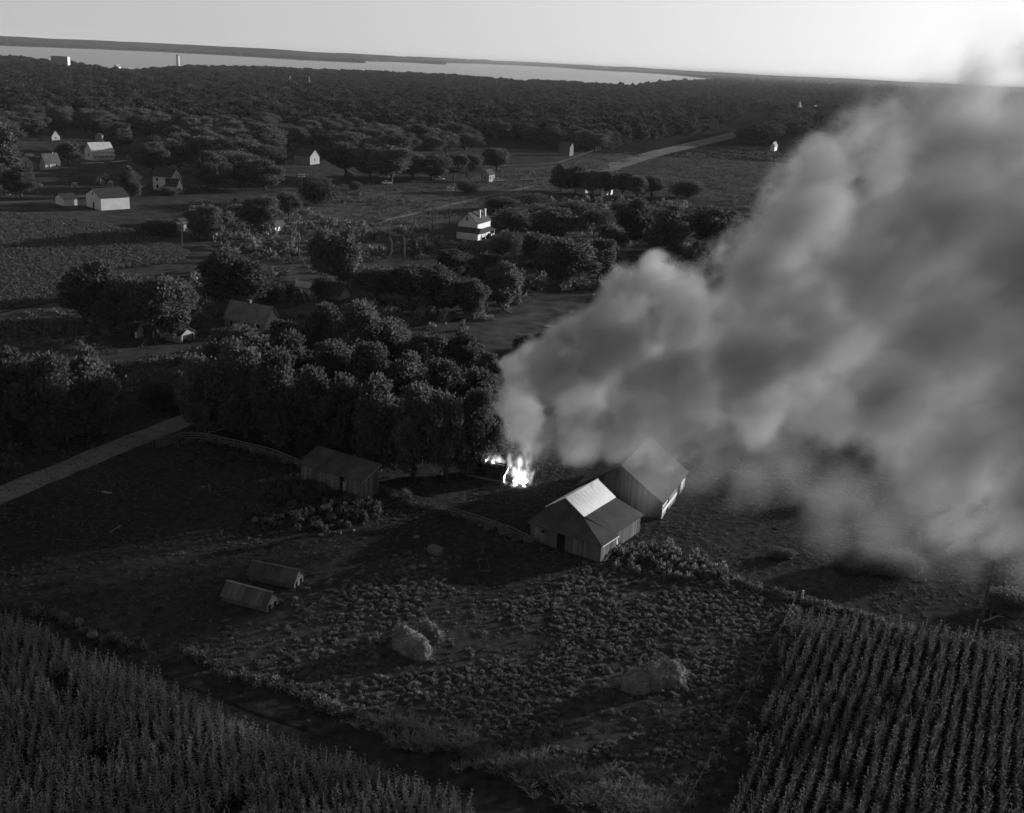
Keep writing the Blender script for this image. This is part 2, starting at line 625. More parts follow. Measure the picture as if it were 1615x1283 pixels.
# ------------------------------------------------------------------ scattered growth (nobody could count it): one object per crop
def scatter(name, pts, protos, label, cat, smin=.8, smax=1.2, tilt=.12, parent=None):
    """One mesh of points whose geometry-node modifier puts a plant on every point."""
    pts = np.asarray(pts, np.float32)
    me = bpy.data.meshes.new(name)
    me.vertices.add(len(pts))
    me.vertices.foreach_set('co', pts.ravel())
    me.update()
    o = link(name, me, parent)
    coll = bpy.data.collections.new(name + '_kinds')
    for p in protos:
        coll.objects.link(p)
    ng = bpy.data.node_groups.new(name, 'GeometryNodeTree')
    ng.interface.new_socket('Geometry', in_out='INPUT', socket_type='NodeSocketGeometry')
    ng.interface.new_socket('Geometry', in_out='OUTPUT', socket_type='NodeSocketGeometry')
    N, Lk = ng.nodes, ng.links.new
    gi, go = N.new('NodeGroupInput'), N.new('NodeGroupOutput')
    ci = N.new('GeometryNodeCollectionInfo')
    ci.inputs['Collection'].default_value = coll
    ci.inputs['Separate Children'].default_value = True
    ci.inputs['Reset Children'].default_value = True
    ip = N.new('GeometryNodeInstanceOnPoints')
    ip.inputs['Pick Instance'].default_value = True
    Lk(gi.outputs[0], ip.inputs['Points'])
    Lk(ci.outputs[0], ip.inputs['Instance'])

    def rnd(kind, lo, hi, seed):
        n = N.new('FunctionNodeRandomValue')
        n.data_type = kind
        ins = [s for s in n.inputs if s.enabled and s.name in ('Min', 'Max')]
        ins[0].default_value, ins[1].default_value = lo, hi
        [s for s in n.inputs if s.name == 'Seed'][0].default_value = seed
        return [s for s in n.outputs if s.enabled][0]
    Lk(rnd('INT', 0, len(protos) - 1, 1), ip.inputs['Instance Index'])
    Lk(rnd('FLOAT_VECTOR', (-tilt, -tilt, 0), (tilt, tilt, 6.283), 2), ip.inputs['Rotation'])
    Lk(rnd('FLOAT_VECTOR', (smin if hasattr(smin, '__len__') else (smin,) * 3), (smax if hasattr(smax, '__len__') else (smax,) * 3), 3), ip.inputs['Scale'])
    Lk(ip.outputs[0], go.inputs[0])
    o.modifiers.new('growth', 'NODES').node_group = ng
    if parent is None:
        tag(o, label, cat, kind='stuff')
    else:
        o['kind'] = 'stuff'
    return o


def proto(name, V, fc, m):
    return bpy.data.objects.new(name, np_mesh(name, V, fc, m))


def nrm(a):
    return a / np.maximum(np.linalg.norm(a, axis=1, keepdims=True), 1e-9)


def blades(base, axis, length, width, bend, rng):
    """Bent strips of two quads: base (n,3), axis (n,3) unit, bend (n,3) offset of the tip."""
    n = len(base)
    side = nrm(np.cross(axis, rng.normal(size=(n, 3)) * .3 + np.array([0, 0, 1.0]))) * (width[:, None] / 2)
    mid = base + axis * (length * .55)[:, None]
    tip = base + axis * length[:, None] + bend
    V = np.stack([base - side * .6, base + side * .6, mid + side, mid - side, tip + side * .15, tip - side * .15], 1).reshape(-1, 3)
    k = np.arange(n)[:, None] * 6
    fc = np.concatenate([k + np.array([[0, 1, 2, 3]]), k + np.array([[3, 2, 4, 5]])])
    return V, fc


def join(parts):
    Vs, Fs, n = [], [], 0
    for V, fc in parts:
        Vs.append(V)
        Fs.append(fc + n)
        n += len(V)
    return np.concatenate(Vs), np.concatenate(Fs)


def corn_proto(name, m, seed, h=2.2):
    rng = np.random.default_rng(seed)
    n = 11
    z = np.linspace(.35, h * .88, n)
    a = np.arange(n) * math.pi + rng.normal(0, .5, n)
    ax = nrm(np.stack([np.cos(a), np.sin(a), np.full(n, .85)], 1))
    L = rng.uniform(.45, .75, n) * np.linspace(1.0, .65, n)
    base = np.stack([np.zeros(n), np.zeros(n), z], 1)
    bend = np.stack([np.cos(a) * .12, np.sin(a) * .12, np.full(n, -.38)], 1) * L[:, None]
    A = blades(base, ax, L, np.full(n, .11), bend, rng)
    s = blades(np.array([[0, 0, 0.], [0, 0, 0.]]), np.array([[0, 0, 1.], [.01, .01, 1.]]), np.array([h, h]), np.array([.05, .05]), np.zeros((2, 3)), rng)
    k = 5
    t = rng.uniform(0, 6.28, k)
    T = blades(np.tile([0, 0, h], (k, 1)), nrm(np.stack([np.cos(t) * .45, np.sin(t) * .45, np.ones(k)], 1)), np.full(k, .3), np.full(k, .04),
               np.zeros((k, 3)), rng)
    V, fc = join([A, s, T])
    return proto(name, V, fc, m)


def clump_proto(name, m, seed, n=60, r=.5, h=.45, leaf=.2):
    """A low leafy weed: small leaf faces over a dome."""
    rng = np.random.default_rng(seed)
    d = nrm(rng.normal(size=(n, 3)))
    d[:, 2] = np.abs(d[:, 2])
    q = rng.uniform(.45, 1, n)[:, None]
    p = d * q * np.array([r, r, h])
    ax = nrm(d + rng.normal(size=(n, 3)) * .5 + np.array([0, 0, .4]))
    V, fc = blades(p, ax, rng.uniform(.7, 1.3, n) * leaf, np.full(n, leaf * .7), np.zeros((n, 3)), rng)
    V[:, 2] = np.maximum(V[:, 2], .0)
    return proto(name, V, fc, m)


def tuft_proto(name, m, seed, n=14, r=.2, h=.35, w=.05):
    rng = np.random.default_rng(seed)
    a = rng.uniform(0, 6.28, n)
    q = rng.uniform(0, r, n)
    base = np.stack([np.cos(a) * q, np.sin(a) * q, np.zeros(n)], 1)
    ax = nrm(np.stack([np.cos(a) * .5, np.sin(a) * .5, np.ones(n)], 1) + rng.normal(size=(n, 3)) * .2)
    L = rng.uniform(.6, 1.1, n) * h
    V, fc = blades(base, ax, L, np.full(n, w), np.stack([np.cos(a), np.sin(a), -np.ones(n) * .4], 1) * (L * .3)[:, None], rng)
    return proto(name, V, fc, m)


def rows(poly, d, spacing, along, jit=.08, gap=None):
    d = Vector((d[0], d[1])).normalized()
    n = Vector((-d.y, d.x))
    P = np.array(poly)
    a, b = P @ np.array(d), P @ np.array(n)
    U, W = np.meshgrid(np.arange(a.min(), a.max(), along), np.arange(b.min(), b.max(), spacing))
    U = U + RNG.uniform(-.12, .12, U.shape)
    W = W + RNG.normal(0, jit, W.shape) + .06 * np.sin(U * .3 + W * .2)
    X, Y = U * d.x + W * n.x, U * d.y + W * n.y
    k = inside(poly, X + .5 * wob(X, Y, .9), Y + .5 * wob(X, Y, .8, 3))
    if gap is not None:
        k &= gap(X, Y)
    X, Y = X[k], Y[k]
    return np.stack([X, Y, np.full(X.size, .02)], 1)


def sprinkle(poly, step, dens=None, jit=.5):
    P = np.array(poly)
    X, Y = np.meshgrid(np.arange(P[:, 0].min(), P[:, 0].max(), step), np.arange(P[:, 1].min(), P[:, 1].max(), step))
    X = X + RNG.uniform(-jit, jit, X.shape) * step
    Y = Y + RNG.uniform(-jit, jit, Y.shape) * step
    k = inside(poly, X + 1.2 * wob(X, Y, .6) + RNG.normal(0, .8, X.shape), Y + 1.2 * wob(X, Y, .7, 3) + RNG.normal(0, .8, X.shape))
    if dens is not None:
        k &= RNG.uniform(size=X.shape) < dens(X, Y)
    X, Y = X[k], Y[k]
    return np.stack([X, Y, np.full(X.size, .02)], 1)


corn_a = [corn_proto('corn_plant', M_CORN, s, h) for s, h in ((1, 2.2), (2, 2.4), (3, 2.0))]
corn_b = [corn_proto('corn_plant', M_CORN2, s, h) for s, h in ((4, 2.1), (5, 2.3), (6, 1.9))]
scatter('corn_field', rows(POLY_CORN_R, CORN_R_D, 1.08, .24, .04, lambda X, Y: wob(X, Y, .45, 7.0) > -.62), corn_a,
        'tall corn in straight rows filling the lower right corner', 'corn field', .68, 1.12, .18)
scatter('corn_field', rows(POLY_CORN_L, (-.33, .944), .86, .24, .12, lambda X, Y: wob(X, Y, .4, 3.0) > -.58), corn_b,
        'tall corn filling the lower left corner beside the dark track', 'corn field', .55, 1.05, .22)
corn_far = [clump_proto('corn_clump', M_CORN, s, 20, .42, 1.0, .42) for s in (11, 12, 13)]
scatter('corn_field', rows(POLY_CORN_UP, (.75, .66), 1.15, .75, .1), corn_far,
        'distant corn field at the left edge above the farm track', 'corn field', .7, 1.15, .1)

weeds = [clump_proto('weed', M_WEED, s, 64, r, h, l) for s, r, h, l in ((21, .34, .26, .15), (22, .4, .22, .16), (23, .28, .32, .14))]


def weed_density(X, Y):
    d = .6 + .42 * wob(X, Y, .3, 9.0) + .3 * wob(X, Y, 1.4, 5.0)
    d *= np.clip(.45 + (X + 22) / 26, .4, 1)
    for p in POLY_BARE:
        d = np.where(inside(p, X + .8 * wob(X, Y, .9), Y), .05, d)
    return d


scatter('weed_patch', sprinkle(POLY_WEEDS, .47, weed_density), weeds, 'pale weeds covering the pasture round the two hay heaps', 'weeds', .45, 1.25)
bigweeds = [clump_proto('rank_weed', M_WEED, s, 90, .6, .95, .3) for s in (31, 32)]
POLY_SCRUB = gp([(300, 470), (300, 330), (400, 320), (470, 330), (620, 330), (700, 372), (740, 390), (800, 310), (1060, 320), (1180, 330), (1210, 400), (960, 480), (860, 470), (740, 520), (680, 520), (440, 470)])
POLY_YARDS = gp([(-40, 330), (-40, 268), (60, 262), (130, 262), (240, 250), (330, 268), (430, 280), (470, 300), (440, 345), (330, 330), (230, 300), (60, 305)])
scrub = [clump_proto('scrub_clump', M_WEED, s, 70, 1.5, 1.6, .7) for s in (81, 82, 83)]
scatter('scrub', np.concatenate([sprinkle(POLY_SCRUB, 3.4, lambda X, Y: .24 + .5 * wob(X, Y, .05, 6.0)), sprinkle(POLY_YARDS, 4.5, lambda X, Y: .12 + .45 * wob(X, Y, .04, 2.0))]), scrub,
        'rough scrub and tall weeds between the houses and the orchard', 'scrub', .4, 1.5)
scatter('rank_weeds', sprinkle(POLY_WEED_SHED, .8, lambda X, Y: .6 + .4 * wob(X, Y, .6)), [clump_proto('rank_weed', M_LEAF, s, 90, .6, .85, .3) for s in (33, 34)],
        'dark rank weeds in front of the long board shed', 'weeds', .5, 1.3)
scatter('rank_weeds', sprinkle(POLY_WEED_BARN, .85, lambda X, Y: .62 + .4 * wob(X, Y, .6)), bigweeds,
        'bushy weeds growing right of the bright roofed barn', 'weeds', .5, 1.3)


def band(px, w, step):
    """Points along a pixel polyline, spread over a width in metres."""
    P = gp(px)
    out = []
    for (x0, y0), (x1, y1) in zip(P[:-1], P[1:]):
        L = math.hypot(x1 - x0, y1 - y0)
        for _ in range(max(1, int(L * w / step ** 2))):
            t, s = random.random(), random.gauss(0, w / 3)
            out.append((x0 + (x1 - x0) * t - (y1 - y0) / L * s, y0 + (y1 - y0) * t + (x1 - x0) / L * s, .02))
    return out


fence_growth = band([(1000, 862), (1080, 885), (1160, 918), (1250, 948), (1330, 968), (1430, 995), (1530, 1020), (1620, 1040)], 1.6, .62) \
    + band([(600, 778), (660, 797), (720, 815), (780, 838), (835, 860)], .9, .6) \
    + band([(290, 1032), (380, 1068), (480, 1102), (580, 1140)], 1.2, .6) + band([(1258, 950), (1200, 1060), (1140, 1160), (1075, 1280)], .8, .8) \
    + band([(250, 705), (320, 695), (400, 712), (470, 735)], 1.2, .7) + band([(50, 960), (130, 995), (230, 1030)], 1.5, .7)
scatter('fence_weeds', fence_growth, [clump_proto('fence_weed', M_WEED, s, 50, .4, .6, .22) for s in (41, 42)],
        'lines of weeds grown up along the pasture fences', 'weeds', .6, 1.4)
tall = [tuft_proto('tall_grass', M_TALL, s, 26, .3, 1.0, .05) for s in (51, 52)]
scatter('tall_grass', sprinkle(POLY_TALL, .36, lambda X, Y: .75 + .3 * wob(X, Y, .8)), tall,
        'pale tall grass bank between the dark track and the weeds', 'grass', .7, 1.15)
POLY_NEARGRASS = gp([(-60, 700), (300, 690), (620, 760), (1000, 700), (1700, 800), (1700, 1060), (1250, 965), (1080, 1290), (980, 1290), (560, 1150), (100, 1000), (-60, 940)])
tufts = [tuft_proto('grass_tuft', M_GRASS, s, 12, .22, .22, .05) for s in (61, 62, 63)]
scatter('pasture_grass', sprinkle(POLY_NEARGRASS, .62, lambda X, Y: .5 + .55 * wob(X, Y, .35, 2.0)), tufts,
        'short uneven grass over the farm pasture', 'grass', .6, 1.5)
POLY_LEFTGRASS = gp([(-60, 520), (110, 475), (300, 440), (450, 430), (480, 500), (340, 560), (290, 628), (140, 690), (-60, 765)])
scatter('meadow_grass', np.concatenate([sprinkle(p, 2.0, lambda X, Y: .25 + .5 * wob(X, Y, .08, 2.0)) for p in (POLY_MEADOW, POLY_MEADOW2, POLY_FIELD_R)] + [sprinkle(POLY_LEFTGRASS, 1.3, lambda X, Y: .3 + .5 * wob(X, Y, .12, 4.0))]),
        [clump_proto('meadow_tussock', M_GRASS, s, 18, .8, .5, .5) for s in (71, 72)], 'rough grass over the meadows by the railway', 'grass', .5, 1.5)


# ------------------------------------------------------------------ buildings
def house(name, label, cat, c, ang, wl, wr, hw, hr, gable='L', wall=None, roof=None, wins=(0, 0), rows_=1, door=None, chimney=None,
          porch=None, group=None, over=.35, vent=False, storey=2.5):
    """A gabled house by the photograph's sizes: c = nearest ground corner, wl and wr = widths of the faces left and right of it,
    hw and hr = heights of wall and roof (all in photo pixels, turned into metres here)."""
    x, y = g(*c)
    k = ppm(x, y)
    a = R(ang)
    vx, vy = Vector((x, y, 0)).normalized().xy
    across = Vector((vy, -vx))
    u, v = Vector((math.cos(a), math.sin(a))), Vector((-math.sin(a), math.cos(a)))
    W = wl / k / max(.25, abs(u.dot(across)))
    D = wr / k / max(.25, abs(v.dot(across)))
    kz = k * .96
    hw, hr = hw / kz, hr / kz
    wall, roof = wall or M_WHITE, roof or M_DARKROOF
    t = thing(name, label, cat, (x, y), a, group)
    shape(t, -W, 0, 0, D, hw, hr, gable, wall, roof, over)
    win_m = min(1.4, hw / rows_ * .5)
    for face, n in (('L', wins[0]), ('R', wins[1])):
        span = W if face == 'L' else D
        for r in range(rows_):
            zc = (r + .55) * hw / rows_
            for i in range(n):
                s = (i + .5) / n * span
                ww = min(.9, span / n * .45)
                if door and door[0] == face and r == 0 and abs(s / span - door[1]) < .5 / max(n, 1):
                    continue
                window(t, face, -s if face == 'L' else s, zc, ww, win_m)
    if vent:
        if gable == 'L':
            window(t, 'L', -W / 2, hw + hr * .35, .8, min(1.2, hr * .4))
        else:
            window(t, 'R', D / 2, hw + hr * .35, .8, min(1.2, hr * .4))
    if door:
        face, s = door[0], door[1]
        q = -s * W if face == 'L' else s * D
        mb = MB()
        if face == 'L':
            mb.box(q - .55, q + .55, -.05, .02, 0, min(2.1, hw * .8))
        else:
            mb.box(-.02, .05, q - .55, q + .55, 0, min(2.1, hw * .8))
        mb.obj('door', M_DARK, t)
    if chimney:
        for fx, fy, h in chimney:
            zt = hw + hr
            MB().box(-W * fx - .35, -W * fx + .35, D * fy - .35, D * fy + .35, hw + .1, zt + h).obj('chimney', M_BRICK, t)
    return t, W, D, hw, hr


def window(t, face, s, z, w, h):
    f, p = MB(), MB()
    b = .1
    if face == 'L':
        f.box(s - w / 2 - b, s - w / 2, -.07, .03, z - h / 2 - b, z + h / 2 + b).box(s + w / 2, s + w / 2 + b, -.07, .03, z - h / 2 - b, z + h / 2 + b)
        f.box(s - w / 2, s + w / 2, -.07, .03, z - h / 2 - b, z - h / 2).box(s - w / 2, s + w / 2, -.07, .03, z + h / 2, z + h / 2 + b)
        p.box(s - w / 2, s + w / 2, -.02, .02, z - h / 2, z + h / 2)
    else:
        f.box(-.03, .07, s - w / 2 - b, s - w / 2, z - h / 2 - b, z + h / 2 + b).box(-.03, .07, s + w / 2, s + w / 2 + b, z - h / 2 - b, z + h / 2 + b)
        f.box(-.03, .07, s - w / 2, s + w / 2, z - h / 2 - b, z - h / 2).box(-.03, .07, s - w / 2, s + w / 2, z + h / 2, z + h / 2 + b)
        p.box(-.02, .02, s - w / 2, s + w / 2, z - h / 2, z + h / 2)
    fo = f.obj('window', M_TRIM, t)
    p.obj('pane', M_GLASS, fo)


def shape(t, x0, x1, y0, y1, hw, hr, gable, wall, roof, over=.35, z0=0.0, names=('wall', 'roof')):
    """Gabled body between x0..x1, y0..y1; gable on the L face (ridge runs back) or on the R face (ridge runs across)."""
    w = MB()
    if gable == 'flat':
        w.box(x0, x1, y0, y1, z0, z0 + hw)
        wo = w.obj(names[0], wall, t)
        ro = MB().box(x0 - .2, x1 + .2, y0 - .2, y1 + .2, z0 + hw + .003, z0 + hw + .35).obj(names[1], roof, t)
        return wo, ro
    e, zt, zr = z0 + hw, z0 + hw, z0 + hw + hr
    if gable == 'L':
        xm = (x0 + x1) / 2
        w.v = [(x0, y0, z0), (x1, y0, z0), (x1, y1, z0), (x0, y1, z0), (x0, y0, e), (x1, y0, e), (x1, y1, e), (x0, y1, e), (xm, y0, zr - .05), (xm, y1, zr - .05)]
        w.f = [(0, 1, 5, 8, 4), (1, 2, 6, 5), (2, 3, 7, 9, 6), (3, 0, 4, 7)]
        m = hr / ((x1 - x0) / 2)
        zo = e - over * m + .1
        r = MB()
        r.slab([(xm, y0 - over, zr + .1), (xm, y1 + over, zr + .1), (x0 - over, y1 + over, zo), (x0 - over, y0 - over, zo)], .14)
        r.slab([(xm, y1 + over, zr + .1), (xm, y0 - over, zr + .1), (x1 + over, y0 - over, zo), (x1 + over, y1 + over, zo)], .14)
    else:
        ym = (y0 + y1) / 2
        w.v = [(x0, y0, z0), (x1, y0, z0), (x1, y1, z0), (x0, y1, z0), (x0, y0, e), (x1, y0, e), (x1, y1, e), (x0, y1, e), (x0, ym, zr - .05), (x1, ym, zr - .05)]
        w.f = [(0, 1, 5, 4), (1, 2, 6, 9, 5), (2, 3, 7, 6), (3, 0, 4, 8, 7)]
        m = hr / ((y1 - y0) / 2)
        zo = e - over * m + .1
        r = MB()
        r.slab([(x1 + over, ym, zr + .1), (x0 - over, ym, zr + .1), (x0 - over, y0 - over, zo), (x1 + over, y0 - over, zo)], .14)
        r.slab([(x0 - over, ym, zr + .1), (x1 + over, ym, zr + .1), (x1 + over, y1 + over, zo), (x0 - over, y1 + over, zo)], .14)
    return w.obj(names[0], wall, t), r.obj(names[1], roof, t)


def board_wall(p0, p1, z0, ztop, step=.28, t=.05, skip=()):
    """Vertical boards of uneven depth between two ground points; ztop is a height or a function of the distance along."""
    p0, p1 = Vector((*p0, 0)), Vector((*p1, 0))
    L = (p1 - p0).length
    d = (p1 - p0) / L
    n = Vector((d.y, -d.x, 0))
    mb = MB()
    s = 0.0
    while s < L - .02:
        e = min(L, s + step * random.uniform(.75, 1.25))
        if L - e < .1:
            e = L
        if not any(a < (s + e) / 2 < b for a, b in skip):
            q = n * random.uniform(.005, .035)
            a, b = p0 + d * (s + .012), p0 + d * (e - .012)
            za = ztop(s) if callable(ztop) else ztop
            zb = ztop(e) if callable(ztop) else ztop
            lo = z0 + random.uniform(0, .06)
            mb.hexa([a + q + Vector((0, 0, lo)), b + q + Vector((0, 0, lo)), b - n * t + Vector((0, 0, lo)), a - n * t + Vector((0, 0, lo)),
                     a + q + Vector((0, 0, za)), b + q + Vector((0, 0, zb)), b - n * t + Vector((0, 0, zb)), a - n * t + Vector((0, 0, za))])
        s = e
    return mb


# the barn with the bright metal roof: a steep core with lean-tos in front, on the right and on the left
bx, by = g(836, 852)
barn = thing('barn', 'weathered board barn with one bright metal roof panel, in front of the fire', 'barn', (bx, by), R(-33))
W1 = 9.7
for a, b, zt, sk in (((0, 0), (W1, 0), 2.38, ((3.75, 4.85),)), ((W1, 0), (W1 + .1, 3.6), 2.38, ()), ((9.25, 3.7), (9.25, 10.7), 2.4, ()),
                     ((.6, 10.7), (0, 0), 2.38, ()), ((9.25, 10.7), (.6, 10.7), 2.6, ())):
    board_wall(a, b, 0, zt, .26, .06, sk).obj('board_wall', M_WOOD, barn, kind='stuff')
MB().box(3.75, 4.85, .12, .2, 0, 2.05).obj('doorway', M_DARK, barn)
board_wall((3.75, -.02), (4.85, -.02), 2.05, 2.36, .28).obj('lintel_board', M_WOOD, barn)
MB().box(1.55, 2.0, -.07, .02, 1.45, 1.85).obj('wall_hatch', M_DARK, barn)
zc, ze, zp = 3.8, 2.4, 5.6
core_l, core_r, v0, v1 = .6, 5.6, 2.6, 10.2
xm = (core_l + core_r) / 2
gm = MB().poly([(core_l, v0 + .05, zc - .3), (core_r, v0 + .05, zc - .3), (core_r, v0 + .05, zc), (xm, v0 + .05, zp - .05), (core_l, v0 + .05, zc)])
gm.obj('gable', M_SHINGLE, barn)
gm = MB().poly([(core_r, v1 - .1, zc - 1), (core_l, v1 - .1, zc - 1), (core_l, v1 - .1, zc), (xm, v1 - .1, zp - .05), (core_r, v1 - .1, zc)])
gm.obj('gable', M_SHINGLE, barn)
roofs = MB()
roofs.slab([(-.35, -.4, ze - .08), (W1 + .35, -.4, ze - .08), (core_r, v0, zc), (core_l, v0, zc)], .09)
roofs.obj('front_roof_slope', M_SHINGLE, barn)
MB().tri_slab([(W1 + .35, -.395, ze - .085), (W1 + .4, 3.72, ze - .085), (core_r + .003, v0, zc - .003)], .09).obj('hip_roof_slope', M_SHINGLE2, barn)
MB().slab([(9.65, 3.55, ze + .02), (9.65, v1 + .7, ze + .02), (core_r - .05, v1 + .15, zc + .12), (core_r - .05, v0 + .02, zc + .12)], .09).obj(
    'wing_roof', M_SHINGLE2, barn)
MB().slab([(xm, v0 - .15, zp), (xm, v1 + .15, zp), (core_l - .25, v1 + .15, zc - .12), (core_l - .25, v0 - .15, zc - .12)], .07).obj(
    'left_roof_slope', M_METAL, barn)
br = MB().slab([(xm + .004, v1 + .15, zp + .005), (xm + .004, v0 - .15, zp + .005), (core_r + .25, v0 - .15, zc + .1), (core_r + .25, v1 + .15, zc + .1)], .07)
bright = br.obj('metal_roof', M_METAL, barn, label='bright galvanised roof slope')
nseam = 11
for i in range(nseam):
    yy = v0 - .1 + (v1 - v0 + .2) * i / (nseam - 1)
    MB().bar((xm + .03, yy, zp + .006), (core_r + .22, yy, zc + .106), .05, .012).obj('roof_seam', M_METAL, bright)
MB().bar((xm, v0 - .2, zp + .03), (xm, v1 + .2, zp + .03), .2, .06).obj('ridge_cap', M_METAL, barn)
MB().bar((W1 + .38, -.35, ze - .14), (W1 + .43, 3.6, ze - .14), .04, .14).obj('fascia', M_TRIM, barn)
MB().bar((9.68, 3.5, ze - .3), (9.68, 4.1, .9), .12, .3).obj('corner_board', M_TRIM, barn)
MB().bar((9.9, .6, .0), (9.85, 2.2, .5), .18, .06).obj('leaning_plank', M_TRIM, barn)

# the larger barn behind it, half inside the smoke
qx, qy = g(1042, 820)
vv = Vector((.376, .927)).normalized()
barn2 = thing('barn', 'large steep roofed barn half hidden in the smoke, white boarded on its right side', 'barn', (qx, qy), math.atan2(-vv.x, vv.y))
BW, BL, BE, BP = 11.4, 12.2, 2.6, 6.45
board_wall((-BW, 0), (0, 0), 0, lambda s: BE + (BP - BE) * (1 - abs(s - BW / 2) / (BW / 2)) - .1, .3).obj('board_wall', M_WOOD, barn2, kind='stuff')
board_wall((0, BL), (-BW, BL), 0, lambda s: BE + (BP - BE) * (1 - abs(s - BW / 2) / (BW / 2)) - .1, .3).obj('board_wall', M_WOOD, barn2, kind='stuff')
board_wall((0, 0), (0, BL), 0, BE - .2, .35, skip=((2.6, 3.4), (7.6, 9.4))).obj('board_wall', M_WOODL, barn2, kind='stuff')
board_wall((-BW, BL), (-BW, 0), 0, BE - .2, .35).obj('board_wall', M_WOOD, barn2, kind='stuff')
MB().box(-.2, -.12, 2.6, 3.4, .1, 2.1).obj('doorway', M_DARK, barn2)
MB().box(-.2, -.12, 7.6, 9.4, .1, 2.1).obj('doorway', M_DARK, barn2)
for (y0_, y1_, z0_, z1_) in ((.05, .3, .1, 2.2), (.3, 2.5, 1.7, 1.95), (.4, 7.4, .75, 1.25), (9.45, 9.8, .2, 2.1), (10.3, 10.7, .2, 2.1), (9.5, 11.6, 1.5, 1.7)):
    MB().box(.045, .1, y0_, y1_, z0_, z1_).obj('white_board', M_TRIM, barn2)
mt = (BP - BE) / (BW / 2)
MB().slab([(-BW / 2, BL + .4, BP), (-BW / 2, -.4, BP), (.35, -.4, BE - .35 * mt), (.35, BL + .4, BE - .35 * mt)], .12).obj('right_roof_slope', M_SHINGLE2, barn2)
MB().slab([(-BW / 2, -.4, BP - .002), (-BW / 2, BL + .4, BP - .002), (-BW - .35, BL + .4, BE - .35 * mt), (-BW - .35, -.4, BE - .35 * mt)], .12).obj(
    'left_roof_slope', M_SHINGLE, barn2)

# the long board shed with a single pitch roof
sx, sy = g(475, 760)
shed = thing('shed', 'long low board shed with single pitch roof, before the dark grove', 'shed', (sx, sy), R(-31.5))
SL, SD = 10.5, 3.4
side = lambda s: 2.75 + 1.2 * s / SD
board_wall((0, 0), (SL, 0), 0, 2.72, .3, .06, ((6.75, 7.75),)).obj('board_wall', M_WOOD, shed, kind='stuff')
board_wall((SL, 0), (SL, SD), 0, side, .3).obj('board_wall', M_WOOD, shed, kind='stuff')
board_wall((SL, SD), (0, SD), 0, 3.9, .3).obj('board_wall', M_WOOD, shed, kind='stuff')
board_wall((0, SD), (0, 0), 0, lambda s: side(SD - s), .3).obj('board_wall', M_WOOD, shed, kind='stuff')
MB().slab([(-.3, -.35, 2.72), (SL + .3, -.35, 2.72), (SL + .3, SD + .25, 4.08), (-.3, SD + .25, 4.08)], .1).obj('roof', M_SHINGLE, shed)
MB().bar((SL + .31, -.36, 2.66), (SL + .31, SD + .26, 4.02), .04, .14).obj('fascia', M_WOODL, shed)
MB().box(6.75, 7.75, .12, .2, 0, 2.0).obj('doorway', M_DARK, shed)
dr = MB().box(7.35, 7.72, -.06, .0, .15, 1.95).obj('door', M_WOODL, shed, label='pale half open plank door')
MB().box(7.38, 7.44, -.09, -.06, 1.0, 1.12).obj('handle', M_DARK, dr)
MB().box(2.9, 6.4, -.035, .0, 1.55, 2.3).obj('shutter_board', M_WOOD, shed)
MB().box(3.6, 3.85, -.05, .0, .75, .95).obj('wall_hatch', M_DARK, shed)


# the two hog houses in the dark pasture
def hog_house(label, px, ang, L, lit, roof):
    x, y = g(*px)
    t = thing('hog_house', label, 'animal shelter', (x, y), R(ang), 'low animal shelters in the dark pasture')
    Wd, h0, h1 = 2.1, .75, 1.85
    MB().box(0, L, .02, .08, 0, h0).box(0, L, Wd - .08, Wd - .02, 0, h0).obj('side_wall', M_WOOD, t)
    for x_ in (.0, L - .06):
        e = MB()
        # end wall with two low doorways left open
        for a, b, z in ((0, .35, 0), (.35, .8, .62), (.8, 1.3, 0), (1.3, 1.75, .62), (1.75, Wd, 0)):
            e.box(x_, x_ + .06, a, b, z, h0)
        e.v += [(x_, 0, h0), (x_, Wd, h0), (x_, Wd / 2, h1 - .06), (x_ + .06, 0, h0), (x_ + .06, Wd, h0), (x_ + .06, Wd / 2, h1 - .06)]
        k = len(e.v)
        e.f += [(k - 6, k - 4, k - 5), (k - 3, k - 2, k - 1)]
        e.obj('end_wall', lit if x_ else M_WOOD, t)  # where the right end is paler, its colour carries the sunlight
    for s, nm in ((0, 'front'), (1, 'back')):
        ye = -.22 if s == 0 else Wd + .22
        n = 9
        rf = MB()
        for i in range(n):
            xa, xb = -.12 + (L + .24) * i / n + .01, -.12 + (L + .24) * (i + 1) / n - .01
            dz = random.uniform(0, .03)
            c = [(xa, ye, h0 - .14 + dz), (xb, ye, h0 - .14 + dz), (xb, Wd / 2, h1 + dz), (xa, Wd / 2, h1 + dz)]
            rf.slab(c if s == 0 else c[::-1], .05)
        rf.obj('roof_sheet', roof, t, kind='stuff')
    MB().bar((-.12, Wd / 2, h1 + .03), (L + .12, Wd / 2, h1 + .03), .25, .05).obj('ridge_board', M_WOODL if lit is M_WOODL else M_WOOD, t)
    return t


M_TIN = mat('dull_tin_roofing', .16, .3, .5, spec=.2)
M_HOGROOF = mat('hog_house_roofing', .075, .35, .9, stretch=(2.2, .35, .35), island=.3)
hog_house('nearer low gabled animal shelter with streaked roof and end wall coloured as sunlit', (350, 948), -21.2, 5.5, M_WOODL, M_HOGROOF)
hog_house('farther low gabled animal shelter with plain dull roof in the pasture', (391, 915), -17, 5.6, M_WOOD, M_SHINGLE)


